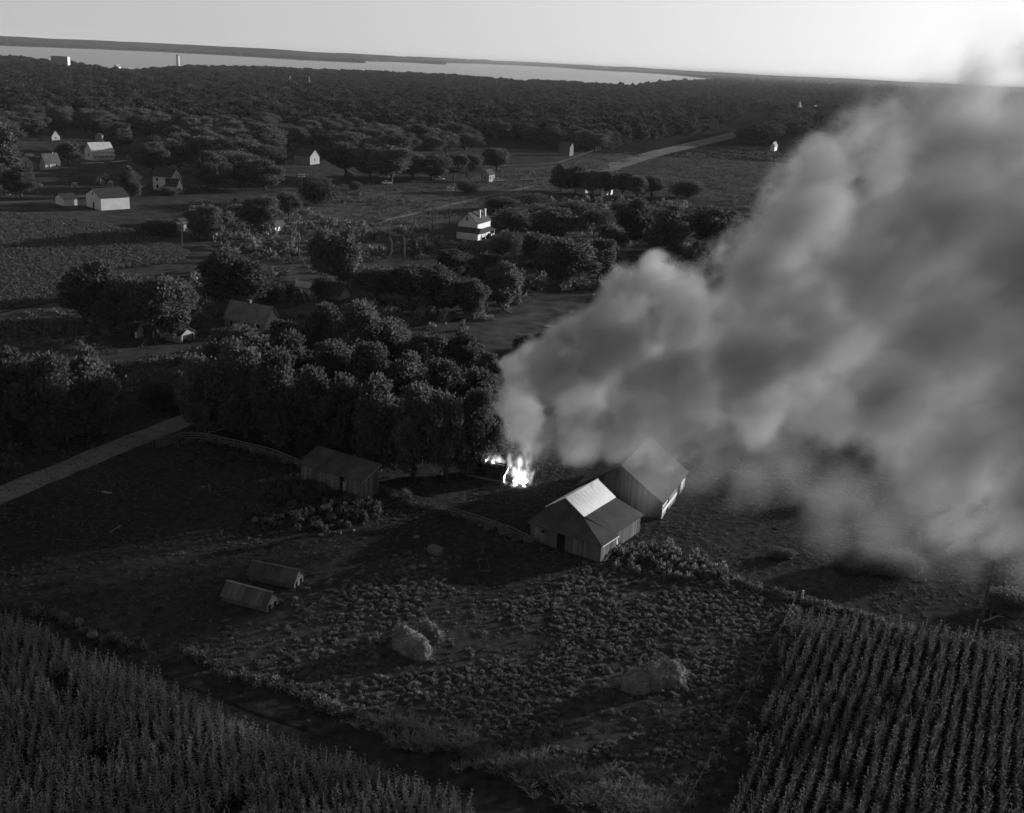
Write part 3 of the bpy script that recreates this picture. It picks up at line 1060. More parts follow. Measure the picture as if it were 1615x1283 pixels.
# hay heaps
def heap(name, label, lobes, group=None):
    bm = bmesh.new()
    for (lx, ly, rx, ry, rz, rot) in lobes:
        mm = Matrix.Translation((lx, ly, rz * .28)) @ Matrix.Rotation(R(rot), 4, 'Z') @ Matrix.Diagonal((rx, ry, rz, 1))
        bmesh.ops.create_icosphere(bm, subdivisions=4, radius=1, matrix=mm)
    me = bpy.data.meshes.new(name)
    bm.to_mesh(me)
    bm.free()
    for v in me.vertices:
        p = v.co.copy()
        n1 = mnoise.fractal(p * .9, .9, 2.0, 4)
        n2 = mnoise.noise(p * 3.5)
        v.co += v.normal * (n1 * .26 + n2 * .08)
        v.co.z = max(v.co.z - .15 * max(0, -mnoise.noise(p * .5)), -.05)
    me.materials.append(M_HAY)
    me.polygons.foreach_set('use_smooth', [True] * len(me.polygons))
    o = link(name, me)
    rg = np.random.default_rng(len(lobes) * 7 + len(label))
    co = np.array([v.co[:] for v in me.vertices])
    no = np.array([v.normal[:] for v in me.vertices])
    k = rg.integers(0, len(co), 2600)
    k = k[(co[k, 2] > -.02)]
    base = co[k] + rg.normal(0, .05, (len(k), 3))
    n_out = int(len(k) * .12)
    base[:n_out, :2] *= rg.uniform(1.0, 1.35, (n_out, 1))
    base[:n_out, 2] = .04
    ax = nrm(no[k] * .45 + rg.normal(size=(len(k), 3)) * .55 + np.array([0, 0, -.35]))
    V, fc = blades(base, ax, rg.uniform(.2, .75, len(k)), np.full(len(k), .06), np.zeros((len(k), 3)), rg)
    V[:, 2] = np.maximum(V[:, 2], .01)
    lo = link('loose_hay', np_mesh('loose_hay', V, fc, M_HAY), o)
    lo['kind'] = 'stuff'
    return tag(o, label, 'hay heap', group)


hx, hy = g(650, 1028)
h = heap('hay_heap', 'rounded hay heap in the middle of the pasture, the nearer of two loaves', [(-.3, .3, 2.0, 1.25, 1.75, -42), (.75, -.5, 1.35, 1.1, 1.35, -40), (-1.0, .9, 1.0, .9, 1.75, 0)], 'hay heaps')
h.location = (hx, hy, 0)
hx, hy = g(676, 1006)
h = heap('hay_heap', 'smaller hay loaf tight behind the middle hay heap', [(0, 0, 1.35, .75, 1.45, -45), (.6, -.6, .8, .65, 1.15, -40)], 'hay heaps')
h.location = (hx, hy, 0)
hx, hy = g(1030, 1083)
h = heap('hay_heap', 'long lumpy hay heap among the weeds near the right corn', [(-1.6, -.5, 1.6, 1.2, 1.65, 15), (.1, .1, 1.4, 1.2, 1.9, 20), (1.6, .7, 1.35, 1.1, 1.85, 25), (2.5, 1.1, .8, .8, 1.3, 20)], 'hay heaps')
h.location = (hx, hy, 0)

# village and farm houses
HV = 'white painted village houses'
house('outbuilding', 'white gabled barn with small dark door, beside the little white shed', 'barn', (160, 332.5), -44, 22, 43, 19, 11, 'L', wins=(0, 0), door=('L', .5), vent=True)
house('outbuilding', 'little white gabled shed left of the white gabled barn', 'shed', (101, 325.5), -44, 12, 20, 11, 6, 'L')
t, W, D, hw, hr = house('house', 'white bungalow with bright pale roof beside the concrete walk', 'house', (147, 254), -40, 12, 32, 13, 13, 'L', M_WHITE, M_PALEROOF, wins=(1, 4))
for i in range(4):
    MB().bar((1.2, D * (i + .3) / 4, 0), (1.2, D * (i + .3) / 4, 2.3), .14, .14).obj('porch_post', M_TRIM, t)
MB().slab([(1.6, 0, 2.35), (1.6, D, 2.35), (.1, D, 3.0), (.1, 0, 3.0)], .1).obj('porch_roof', M_PALEROOF, t)
house('house', 'dark roofed grey house end on, left of the bright roofed bungalow', 'house', (52, 268), -28, 19, 10, 13, 9, 'L', M_OFFW, M_DARKROOF, wins=(1, 0))
house('house', 'low house with wide grey roof behind the left poplar', 'house', (72, 269), -22, 8, 22, 11, 13, 'L', M_OFFW, M_SHINGLE2, wins=(0, 2), chimney=((.5, .7, .5),))
t, W, D, hw, hr = house('house', 'tall white two storey house with a gabled front wing', 'house', (270, 302), -15, 27, 17, 21, 11, 'R', M_WHITE, M_DARKROOF, wins=(2, 1), rows_=2, chimney=((.5, .5, .6),))
shape(t, .3, 5.2, -4.4, -.1, 2.6, 2.6, 'R', M_WHITE, M_DARKROOF, .3, names=('wing_wall', 'wing_roof'))
f = MB().box(5.17, 5.25, -2.9, -2.3, 1.0, 2.1).obj('window', M_GLASS, t)
house('outbuilding', 'grey barn with pale gable end standing before the wood', 'barn', (489, 260.5), -20, 25, 15, 13, 9, 'R', M_OFFW, M_SHINGLE2, wins=(0, 1))
house('house', 'small pale house mostly hidden beneath dark shade trees', 'house', (612, 281), -20, 16, 11, 12, 8, 'L', M_WHITE, M_DARKROOF, wins=(1, 1), group=HV)
house('house', 'small grey gabled house with bright white side by the railway', 'house', (771, 288.5), -25, 13, 9, 12, 7, 'L', M_OFFW, M_DARKROOF, wins=(1, 2), vent=True)
t, W, D, hw, hr = house('house', 'white gabled house with two white chimneys, alone by the meadow', 'house', (752, 378), -20, 30, 21, 24, 14, 'L', M_WHITE, M_SHINGLE2, wins=(0, 0))
for zf, s in ((.62, .2), (.62, .3), (1.22, .55)):
    window(t, 'L', -W * s, hw * zf, .7, 1.1)
for i, fy in enumerate((.45, .85)):
    MB().box(-W * .22 - .3, -W * .22 + .3, D * fy - .3, D * fy + .3, hw + .2, hw + hr + .7).obj('chimney', M_TRIM, t)
MB().box(.01, .09, .2, D - .2, hw - 1.9, hw - .2).obj('white_board', M_TRIM, t)
sh = MB().slab([(-W + .3, -2.6, 2.3), (1.6, -2.6, 2.3), (1.6, -.05, 3.6), (-W + .3, -.05, 3.6)], .12)
sh.obj('lean_to_roof', M_SHINGLE2, t)
MB().box(-W + .5, 1.3, -2.4, -.06, 0, 2.22).obj('lean_to_wall', M_WHITE, t)
window(t, 'L', -W * .5, 1.2, .01, .01)
MB().slab([(2.6, -2.4, 2.3), (2.6, D * .9, 2.3), (.1, D * .9, 3.0), (.1, -2.4, 3.0)], .1).obj('porch_roof', M_SHINGLE2, t)
for fy in (-2.0, 1.5, D * .8):
    MB().bar((2.4, fy, 0), (2.4, fy, 2.25), .14, .14).obj('porch_post', M_TRIM, t)
house('outbuilding', 'small bright white shed under the trees by the right field', 'shed', (953, 311), -20, 5, 13, 10, 5, 'L', M_WHITE, M_DARKROOF, wins=(0, 2))
house('outbuilding', 'dim low shed under the trees beside a leaning pale board', 'shed', (922, 307), -20, 14, 5, 9, 6, 'L', M_OFFW, M_DARKROOF)
house('outbuilding', 'small pale shed beneath the roadside trees at left centre', 'shed', (434, 366), -20, 4, 14, 10, 5, 'L', M_WHITE, M_DARKROOF, wins=(0, 2))
house('house', 'pale little house half hidden by the bushy trees near the far corn', 'house', (290, 366), -25, 17, 8, 12, 7, 'L', M_OFFW, M_DARKROOF, wins=(2, 0))
house('farmhouse', 'farmhouse with broad grey roof rising behind the grove', 'house', (418, 526), -22, 62, 22, 15, 23, 'R', M_OFFW, M_TIN, wins=(3, 1), chimney=((.55, .5, .7),))
t, W, D, hw, hr = house('garage', 'dark farm garage with white framed open bay under the twin trees', 'garage', (285, 542), -25, 42, 22, 13, 9, 'R', M_OFFW, M_DARKROOF)
MB().box(.02, .06, .5, D - .5, 0, hw * .85).obj('garage_opening', M_DARK, t)
for a, b, z0_, z1_ in ((.2, .5, 0, hw * .9), (D - .5, D - .2, 0, hw * .9), (.2, D - .2, hw * .85, hw)):
    MB().box(.06, .12, a, b, z0_, z1_).obj('white_trim', M_OFFW, t)
MB().box(-W * .7, -.1, -.08, -.02, .05, .45).obj('white_sill', M_OFFW, t)
house('outbuilding', 'little dark shed with two white door posts beside the garage', 'shed', (216, 534), -25, 12, 10, 14, 8, 'R', M_WHITE, M_DARKROOF, door=('L', .5))
house('outbuilding', 'low white walled shed with dark roof in the middle orchard', 'shed', (536, 474), -25, 24, 16, 9, 14, 'R', M_OFFW, M_DARKROOF)
house('outbuilding', 'low pale roofed coop left of the white walled orchard shed', 'shed', (487, 459), -20, 22, 14, 5, 5, 'R', M_OFFW, M_PALEROOF)
house('outbuilding', 'small grey shed standing just above the smoke by the round hedge', 'shed', (1094, 403), -20, 5, 8, 12, 5, 'L', M_OFFW, M_DARKROOF, wins=(0, 1))
house('house', 'dim grey house before the wood beside the side road', 'house', (898, 247), -20, 17, 6, 14, 6, 'R', M_WOOD, M_SHINGLE)
house('house', 'grey house deep among the trees above the dark roofed house', 'house', (82, 223), -25, 14, 12, 8, 8, 'R', M_OFFW, M_DARKROOF, wins=(1, 1))
house('outbuilding', 'small grey box shed behind the bright roofed bungalow', 'shed', (161, 224), -20, 10, 3, 10, 2, 'L', M_OFFW, M_SHINGLE2)
house('house', 'small white house just visible among trees above the two storey house', 'house', (261, 223), -20, 5, 8, 8, 4, 'L', M_WHITE, M_DARKROOF, wins=(1, 1), group=HV)
# far town along the lake
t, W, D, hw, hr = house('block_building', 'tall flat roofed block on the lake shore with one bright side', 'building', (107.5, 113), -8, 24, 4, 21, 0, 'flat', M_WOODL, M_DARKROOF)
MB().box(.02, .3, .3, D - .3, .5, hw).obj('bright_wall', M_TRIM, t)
sx_, sy_ = g(281, 111)
t = thing('standpipe', 'slim pale water standpipe rising above the far shore trees', 'water tower', (sx_, sy_))
k_ = ppm(sx_, sy_)
MB().tube((0, 0, 0), (0, 0, 22 / k_), 2.4 / k_, 2.4 / k_, 14).obj('tank', M_TRIM, t, True)
MB().tube((0, 0, 22 / k_), (0, 0, 23.2 / k_), 2.6 / k_, .6 / k_, 14).obj('cap', M_DARKROOF, t)
for i, (px, py, s, lab) in enumerate((
        (166, 115, 1, 'tiny pale house left of the cluster near the lake shore'), (177, 118, 1.1, 'tiny bright house nearest in the lakeside cluster'),
        (185, 112, 1.2, 'tiny bright house tallest of the lakeside cluster'), (204, 115, .9, 'tiny pale house at the right end of the lakeside cluster'),
        (92, 114, .8, 'tiny pale house at the foot of the tall block'), (129, 114, .9, 'tiny pale house just right of the tall block'),
        (248, 114, .8, 'tiny pale house left of the water standpipe'), (774, 199, 1.0, 'tiny pale house alone deep in the middle wood'),
        (1222, 181, 1.4, 'small white house left of the far church'), (1236, 187, 1.3, 'small white house in front of the far church'),
        (1286, 181, 1.6, 'small white house right of the far church'), (1221, 239, 1.6, 'small white house below the far church near the smoke'),
        (1100, 192, .8, 'tiny pale house among trees left of the highway end'))):
    house('far_house', lab, 'house', (px, py), -20, 4 * s, 5 * s, 5 * s, 3 * s, 'L', M_WHITE, M_OFFW, over=.5)
t, W, D, hw, hr = house('church', 'far white church with a slender steeple beyond the highway', 'church', (1262, 181), -20, 5, 9, 7, 4, 'L', M_OFFW, M_DARKROOF)
x0 = -W / 2
MB().box(x0 - 2, x0 + 2, -4.2, -.1, 0, hw * 1.7).obj('tower', M_WHITE, t)
sp = MB()
zb, zt_ = hw * 1.7, hw * 3.0
for i in range(4):
    c_ = [(x0 - 2, -4.2, zb), (x0 + 2, -4.2, zb), (x0 + 2, -.1, zb), (x0 - 2, -.1, zb)]
    sp.poly([c_[i], c_[(i + 1) % 4], (x0, -2.15, zt_)])
sp.obj('steeple', M_WHITE, t)
t, W, D, hw, hr = house('factory', 'long low pale factory with two stacks among far trees', 'factory', (494, 144), -3, 68, 5, 6, 0, 'flat', M_WHITE, M_PALEROOF)
for fx in (.13, .57):
    MB().tube((-W * fx, D / 2, hw), (-W * fx, D / 2, hw + 15 / ppm(*g(494, 144))), 1.5, 1.1, 8).obj('stack', M_OFFW, t)


# ------------------------------------------------------------------ cars
def car(label, px, rz, paint):
    x, y = g(*px)
    t = thing('parked_car', label, 'car', (x, y), rz, 'cars parked in the village')
    b = MB()
    prof = [(-2.2, .4), (2.2, .4), (2.3, .75), (1.9, 1.0), (.9, 1.05), (-1.3, 1.05), (-2.1, .95), (-2.3, .7)]
    n = len(prof)
    for s in (-.8, .8):
        b.v += [(x_, s, z_) for x_, z_ in prof]
    b.f = [tuple(range(n)), tuple(reversed(range(n, 2 * n)))] + [(i, n + i, n + (i + 1) % n, (i + 1) % n) for i in range(n)]
    b.obj('body', paint, t)
    MB().hexa([(-1.5, -.72, 1.05), (1.0, -.72, 1.05), (1.0, .72, 1.05), (-1.5, .72, 1.05), (-1.0, -.6, 1.55), (.4, -.6, 1.55), (.4, .6, 1.55), (-1.0, .6, 1.55)]).obj('cabin', M_GLASS, t)
    MB().box(-1.05, .45, -.63, .63, 1.552, 1.62).obj('roof', paint, t)
    for wx in (-1.4, 1.4):
        for wy in (-.82, .82):
            MB().tube((wx, wy - .1, .34), (wx, wy + .1, .34), .34, .34, 10).obj('wheel', M_TYRE, t)
    return t


car('white car parked under the dark shade trees', (610, 291), R(10), M_CARW)
car('pale car parked on the grass left of the railway house', (694, 285), R(5), M_CARW)
car('pale car parked right of the railway house', (786, 287), R(30), M_CARW)
car('dark car glinting beside the white gabled house', (775, 376), R(60), M_CARD)
car('dark car parked on the grass beneath the first shade tree', (551, 277), R(5), M_CARD)


# ------------------------------------------------------------------ poles and fences
def pole(label, base, top_px, arms=1, lean=0.0):
    x, y = g(*base)
    h = (base[1] - top_px[1]) / ppm(x, y) / math.cos(math.atan2(CAM_H, y)) if arms != -1 else 0
    t = thing('utility_pole', label, 'utility pole', (x, y), R(25), 'utility poles across the meadow')
    MB().tube((0, 0, -.1), (lean * h, 0, h), .2, .15, 7).obj('pole', M_POLE, t)
    for i in range(arms):
        z = h - .35 - i * .8
        c = MB().box(-1.3 + lean * z, 1.3 + lean * z, -.09, .09, z, z + .2).obj('crossarm', M_TRIM, t)
        for s in (-1.1, -.5, .5, 1.1):
            MB().tube((s + lean * z, 0, z + .13), (s + lean * z, 0, z + .42), .1, .09, 6).obj('insulator', M_TRIM, c)
    return t


pole('utility pole with two pale crossarms before the round shade bush', (476, 327), (477, 276), 2)
pole('tall utility pole in the meadow beneath the pale house', (609, 338), (608, 290), 1)
pole('bare dark utility pole beside the railway bed', (682, 366), (684, 321), 0)
pole('utility pole with two pale crossarms left of the white gabled house', (709, 353), (711, 297), 2)
pole('utility pole standing behind the dark middle poplar', (471, 411), (471, 352), 1)
pole('far utility pole right of the railway house', (824, 313), (824, 283), 1)
pole('utility pole near the farm track left of the twin trees', (287, 388), (287, 352), 1)
pole('tall pole at the smoke edge above the right corn field', (1546, 985), (1568, 886), 0, .02)

FENCES = []


def fence(name, label, px, step=3.0, h=1.15, rails=2, gap=None, m=None, rail_h=.12):
    P = gp(px)
    t = thing(name, label, 'fence', P[0])
    m = m or M_WOOD
    o = Vector((*P[0], 0))
    prev = None
    for (x0, y0), (x1, y1) in zip(P[:-1], P[1:]):
        L = math.hypot(x1 - x0, y1 - y0)
        n = max(1, int(L / step))
        for i in range(n + (1 if (x1, y1) == P[-1] else 0)):
            s = i / n
            p = Vector((x0 + (x1 - x0) * s, y0 + (y1 - y0) * s, 0)) - o
            p += Vector((random.uniform(-.1, .1), random.uniform(-.1, .1), 0))
            top = p + Vector((random.uniform(-.08, .08), random.uniform(-.08, .08), h * random.uniform(.9, 1.15)))
            MB().tube(p - Vector((0, 0, .05)), top, .075, .065, 5).obj('post', m, t)
            if prev is not None:
                for r in range(rails):
                    z = h * (r + 1) / (rails + .35)
                    a = prev + Vector((0, 0, z + random.uniform(-.06, .06)))
                    b = p + Vector((0, 0, z + random.uniform(-.06, .06)))
                    MB().bar(a, b, .035, rail_h).obj('rail', m, t)
            prev = p
    return t


fence('board_fence', 'board fence running from the gravel road to the long shed', [(248, 706), (285, 694), (320, 695), (370, 706), (420, 718), (472, 737)], 2.6, 1.25, 3, rail_h=.2)
fence('board_fence', 'board fence joining the long shed to the bright roofed barn', [(597, 775), (640, 789), (676, 800), (712, 813), (760, 828), (800, 842), (836, 858)], 2.6, 1.1, 3, rail_h=.17)
fence('pasture_fence', 'wire and post fence along the right edge of the weedy pasture', [(1257, 948), (1230, 1000), (1196, 1062), (1160, 1130), (1120, 1205), (1078, 1282)], 5, 1.0, 1, rail_h=.07)
fence('pasture_fence', 'post fence above the right corn field under the smoke', [(1150, 918), (1210, 936), (1257, 949), (1330, 968), (1400, 985), (1470, 1001), (1540, 1020), (1620, 1040)], 4, 1.2, 1, rail_h=.06)
fence('pasture_fence', 'low old fence between the weeds and the dark track', [(285, 1030), (350, 1058), (420, 1085), (500, 1112), (575, 1140)], 4, 1.0, 1, rail_h=.08)
fence('yard_fence', 'short pale rail fence under the grove left of the shed', [(330, 690), (365, 682), (400, 676)], 3, 1.1, 1, m=M_WOODL)
x, y = g(1256, 949)
t = thing('fence_post', 'pale thick corner post where the two pasture fences meet', 'post', (x + .5, y))
MB().tube((0, 0, -.05), (.12, .05, 1.35), .14, .12, 8).obj('post', M_TRIM, t)
x, y = g(1534, 1010)
t = thing('fence_post', 'tall weathered post standing at the top edge of the right corn', 'post', (x, y))
MB().tube((0, 0, -.05), (.1, 0, 2.4), .1, .08, 7).obj('post', M_WOODL, t)

# odds and ends lying about the farm
x, y = g(641, 779)
t = thing('stock_trough', 'pale box shaped trough lying by the fence right of the long shed', 'trough', (x, y), R(-55))
for b_ in ((-.9, .9, -.4, -.34, 0, .5), (-.9, .9, .34, .4, 0, .5), (-.9, -.84, -.34, .34, 0, .5), (.84, .9, -.34, .34, 0, .5)):
    MB().box(*b_).obj('side_board', M_WOODL, t)
MB().box(-.84, .84, -.34, .34, .3, .36).obj('lid_board', M_TRIM, t)
x, y = g(686, 874)
t = thing('hutch', 'low dull hutch with sloping lid among the weeds', 'hutch', (x, y), R(-30))
MB().box(-.8, .8, -.5, .5, 0, .55).obj('box', M_WOOD, t)
MB().slab([(-.9, -.6, .6), (.9, -.6, .6), (.9, .6, .85), (-.9, .6, .85)], .06).obj('lid', M_WOOD, t)
x, y = g(763, 895)
t = thing('hay_rack', 'narrow wooden hay rack lying in the pasture left of the barn', 'rack', (x, y), R(8))
for s in (-.6, .6):
    MB().bar((s, -1.6, .35), (s * .8, 1.6, .5), .1, .14).obj('side_rail', M_POLE, t)
for i in (0, 4):
    MB().bar((-.6, -1.5 + i * .75, .3), (.6, -1.5 + i * .75, .3), .1, .06).obj('slat', M_WOOD, t)
for s in (-.55, .55):
    for q in (-1.3, 1.3):
        MB().bar((s, q, 0), (s, q, .35), .1, .1).obj('leg', M_WOOD, t)
x, y = g(168, 779)
t = thing('log', 'short pale log lying in the dark pasture near the road', 'log', (x, y), R(-10))
MB().tube((-.65, 0, .16), (.65, .1, .17), .18, .14, 9).obj('stem', M_WOODL, t)
x, y = g(181, 838)
t = thing('plank', 'thin plank leaning up from the dark pasture grass', 'plank', (x, y), R(55))
MB().bar((-.7, 0, .06), (.9, 0, .45), .12, .05).obj('board', M_WOODL, t)
x, y = g(322, 778)
t = thing('hay_rake', 'small old horse rake with two wheels standing in the dark pasture', 'farm implement', (x, y), R(30))
for s in (-.7, .7):
    w_ = MB()
    for i in range(12):
        a, b = 2 * math.pi * i / 12, 2 * math.pi * (i + 1) / 12
        w_.bar((s, .55 * math.cos(a), .6 + .55 * math.sin(a)), (s, .55 * math.cos(b), .6 + .55 * math.sin(b)), .06, .05)
        if i % 2 == 0:
            w_.bar((s, 0, .6), (s, .55 * math.cos(a), .6 + .55 * math.sin(a)), .03, .03)
    w_.obj('wheel', M_STONE if s > 0 else M_POLE, t)
MB().bar((-.7, 0, .6), (.7, 0, .6), .07, .07).obj('axle', M_POLE, t)
MB().bar((0, 0, .6), (.1, 1.7, .35), .08, .08).obj('shaft', M_WOODL, t)
MB().box(-.2, .2, -.35, .0, .95, 1.0).obj('seat', M_STONE, t)
MB().bar((0, -.1, .6), (0, -.2, .95), .05, .05).obj('seat_post', M_POLE, t)
x, y = g(560, 790)
stones = ((657, 848), (682, 882), (668, 895), (650, 898), (636, 900), (637, 917), (594, 907), (506, 845), (536, 842), (557, 838), (705, 968), (600, 1070),
          (653, 1090), (672, 1095), (578, 1142), (1036, 1124), (998, 1137), (1104, 1103), (402, 821), (465, 945), (430, 903), (690, 1150), (145, 1003))
near = ['beside the dull hutch', 'in the dark pasture', 'near the hay heaps', 'among the pale weeds']
for i, (px, py) in enumerate(stones):
    x, y = g(px, py)
    bm = bmesh.new()
    bmesh.ops.create_icosphere(bm, subdivisions=2, radius=.32)
    for v in bm.verts:
        v.co *= 1 + .3 * mnoise.noise(v.co * 2.5 + Vector((i * 3.1, 0, 0)))
        v.co.z *= .7
    me = bpy.data.meshes.new('field_stone')
    bm.to_mesh(me)
    bm.free()
    me.materials.append(M_STONE)
    me.polygons.foreach_set('use_smooth', [True] * len(me.polygons))
    o = link('field_stone', me)
    s = random.uniform(.6, 1.25) * (2.0 if py == 1003 else 1)
    o.location, o.rotation_euler, o.scale = (x, y, .1), (0, 0, random.uniform(0, 6)), (s * 1.2, s, s)
    wh = ('beside the dull hutch' if px > 620 and py < 925 else 'in the dark pasture before the long shed' if py < 850 else 'near the low animal shelters' if px < 600 and py < 950 else
          'round the middle hay heap' if px < 720 else 'round the long lumpy hay heap')
    same = sorted([q for q in stones if wh == ('beside the dull hutch' if q[0] > 620 and q[1] < 925 else 'in the dark pasture before the long shed' if q[1] < 850 else 'near the low animal shelters' if q[0] < 600 and q[1] < 950 else
          'round the middle hay heap' if q[0] < 720 else 'round the long lumpy hay heap')])
    tag(o, '%s pale field stone from left among those %s' % (('first', 'second', 'third', 'fourth', 'fifth', 'sixth', 'seventh', 'eighth', 'ninth', 'tenth')[same.index((px, py))], wh), 'stone', 'pale stones scattered over the pasture')
tag(o, 'flat pale slab stone at the left end of the dark track', 'stone', 'pale stones scattered over the pasture')
x, y = g(868, 516)
t = thing('lumber_pile', 'pale heap of boards on the mown field at the smoke edge', 'lumber', (x, y), R(-15))
for i in range(4):
    MB().bar((-1.2 + random.uniform(-.4, .4), i * .22 - .5, .12 + .1 * (i % 2)), (1.0 + random.uniform(-.6, .4), i * .22 - .6, .2 + .1 * (i % 2)), .2, .06).obj('board', M_TRIM, t)
x, y = g(1562, 982)
t = thing('fallen_branch', 'bare fallen branch lying under the smoke behind the right corn', 'branch', (x, y), R(20))
MB().tube((-1.2, 0, .15), (1.6, .2, .7), .12, .05, 6).obj('limb', M_WOODL, t)
for a_, b_ in (((0, .1, .4), (.6, .8, 1.0)), ((.6, .1, .5), (1.2, -.6, .9)), ((-.4, 0, .3), (-.2, -.7, .8))):
    MB().tube(a_, b_, .05, .02, 5).obj('twig', M_WOODL, t)


# ------------------------------------------------------------------ trees
def lobes_for(kind, rng):
    """Centres and radii of the leaf masses, for a tree 12 m tall and 10 m wide (poplar: 4 m wide)."""
    L = []
    if kind == 'poplar':
        for i in range(16):
            z = 1.6 + 9.6 * i / 15
            r = 1.25 * math.sin(math.pi * (.18 + .8 * i / 15)) + .35
            L.append((rng.normal(0, .35), rng.normal(0, .35), z, r, r, r * 1.25))
        return L
    if kind == 'bush':
        for i in range(10):
            a, q = rng.uniform(0, 6.28), rng.uniform(.2, 3.2)
            L.append((q * math.cos(a), q * math.sin(a), rng.uniform(3, 8) * (1 - q / 9), rng.uniform(1.8, 3), rng.uniform(1.8, 3), rng.uniform(2.5, 3.6)))
        return L
    n = {'round': 34, 'broad': 36, 'tall': 40}[kind]
    zc, zr, rr = {'round': (6.7, 4.3, 3.7), 'broad': (6.9, 3.8, 4.1), 'tall': (6.1, 5.3, 3.3)}[kind]
    L.append((0, 0, zc, rr * .8, rr * .8, zr * .78))
    for i in range(n):
        d = rng.normal(size=3)
        d /= np.linalg.norm(d)
        if d[2] < -.9:
            d[2] *= -.6
        q = rng.uniform(.45, 1.08)
        taper = 1.0 if d[2] < .2 else 1 - .25 * d[2]
        r = rng.uniform(.7, 1.6)
        L.append((d[0] * q * rr * taper, d[1] * q * rr * taper, zc + d[2] * q * zr, r, r, r * rng.uniform(.75, 1.05)))
    return L


def crown_mesh(name, kind, seed, n, leaf, m, up=.55):
    rng = np.random.default_rng(seed)
    L = np.array(lobes_for(kind, rng))
    w = L[:, 3] ** 2
    w[0] *= 1.6
    idx = rng.choice(len(L), n, p=w / w.sum())
    d = nrm(rng.normal(size=(n, 3)))
    q = rng.uniform(.1, 1, n) ** .5 * rng.uniform(.75, 1.4, n)
    p = L[idx, :3] + d * q[:, None] * L[idx, 3:]
    ax = nrm(d * .6 + rng.normal(size=(n, 3)) * .45 + np.array([0, 0, up]))
    sz = leaf * rng.uniform(.6, 1.35, n)
    side = nrm(np.cross(ax, rng.normal(size=(n, 3)))) * (sz * .42)[:, None]
    tip = p + ax * sz[:, None]
    mid = p + ax * (sz * .5)[:, None]
    V = np.stack([p, mid + side, tip, mid - side], 1).reshape(-1, 3)
    V[:, 2] = np.maximum(V[:, 2], .15)
    fc = np.arange(n * 4).reshape(n, 4)
    return np_mesh(name, V, fc, m)


def trunk_mesh(kind, seed):
    rng = random.Random(seed)
    mb = MB()
    if kind == 'bush':
        for i in range(5):
            a = i * 1.3
            mb.tube((0, 0, 0), (2 * math.cos(a), 2 * math.sin(a), 5), .3, .1, 5)
        return mb.mesh('trunk', M_BARK)
    top = 10.5 if kind == 'poplar' else 6.5
    p, r = Vector((0, 0, -.2)), .42
    for i in range(5):
        qn = Vector((rng.gauss(0, .15), rng.gauss(0, .15), top * (i + 1) / 5))
        mb.tube(p, qn, r, r * .78, 7, False)
        if i >= 1 and kind != 'poplar':
            for _ in range(3):
                a = rng.uniform(0, 6.28)
                e = qn + Vector((math.cos(a) * rng.uniform(1.6, 3), math.sin(a) * rng.uniform(1.6, 3), rng.uniform(1.0, 2.6)))
                h_ = (qn + e) / 2 + Vector((0, 0, -.25))
                mb.tube(qn, h_, r * .5, r * .36, 5, False).tube(h_, e, r * .36, r * .12, 5, False)
        p, r = qn, r * .78
    return mb.mesh('trunk', M_BARK)


KINDS = {}
for kind, seeds, mt_ in (('round', (101, 102), M_LEAF), ('broad', (103, 104), M_LEAF), ('tall', (105, 106, 107), M_LEAF), ('poplar', (108,), M_LEAFP), ('bush', (109, 110), M_LEAF)):
    KINDS[kind] = [(crown_mesh('crown', kind, s, {'poplar': 4200, 'bush': 11000}.get(kind, 20000), .43 if kind != 'poplar' else .45, mt_), trunk_mesh(kind, s)) for s in seeds]
CAT = {'round': 'tree', 'broad': 'tree', 'tall': 'tree', 'poplar': 'tree', 'bush': 'bush'}
NAME = {'round': 'shade_tree', 'broad': 'shade_tree', 'tall': 'cottonwood_tree', 'poplar': 'poplar_tree', 'bush': 'bush'}
N_TREES = 0
TREE_SPOTS = []


def tree(kind, x, y, width, height, label, group, name=None):
    global N_TREES
    N_TREES += 1
    cm, tm = random.choice(KINDS[kind])
    w0 = 4.2 if kind == 'poplar' else 10.0
    t = thing(name or NAME[kind], label, CAT[kind], (x, y), random.uniform(0, 6.28), group, (width * 1.08 / w0, width * 1.08 / w0, height * 1.04 / 12.3))
    link('crown', cm, t)
    link('trunk', tm, t)
    TREE_SPOTS.append((x, y))
    return t


ORD = ['first', 'second', 'third', 'fourth', 'fifth', 'sixth', 'seventh', 'eighth', 'ninth', 'tenth', 'eleventh', 'twelfth', 'thirteenth', 'fourteenth',
       'fifteenth', 'sixteenth', 'seventeenth', 'eighteenth', 'nineteenth', 'twentieth', 'twenty-first', 'twenty-second', 'twenty-third']


def tree_px(kind, px, py, wpx, hpx, label, group):
    x, y = g(px, py)
    k = ppm(x, y)
    # the crown hides its own foot: the height in the picture also shows part of the crown's depth
    dep = math.atan2(CAM_H, y)
    h = hpx / k / math.cos(dep) * .93
    return tree(kind, x, y, wpx / k * 1.05, h, label, group)


def tree_row(where, group, items):
    for i, it in enumerate(sorted(items, key=lambda q: q[1])):
        tree_px(*it, '%s tree from left %s' % (ORD[i], where), group)


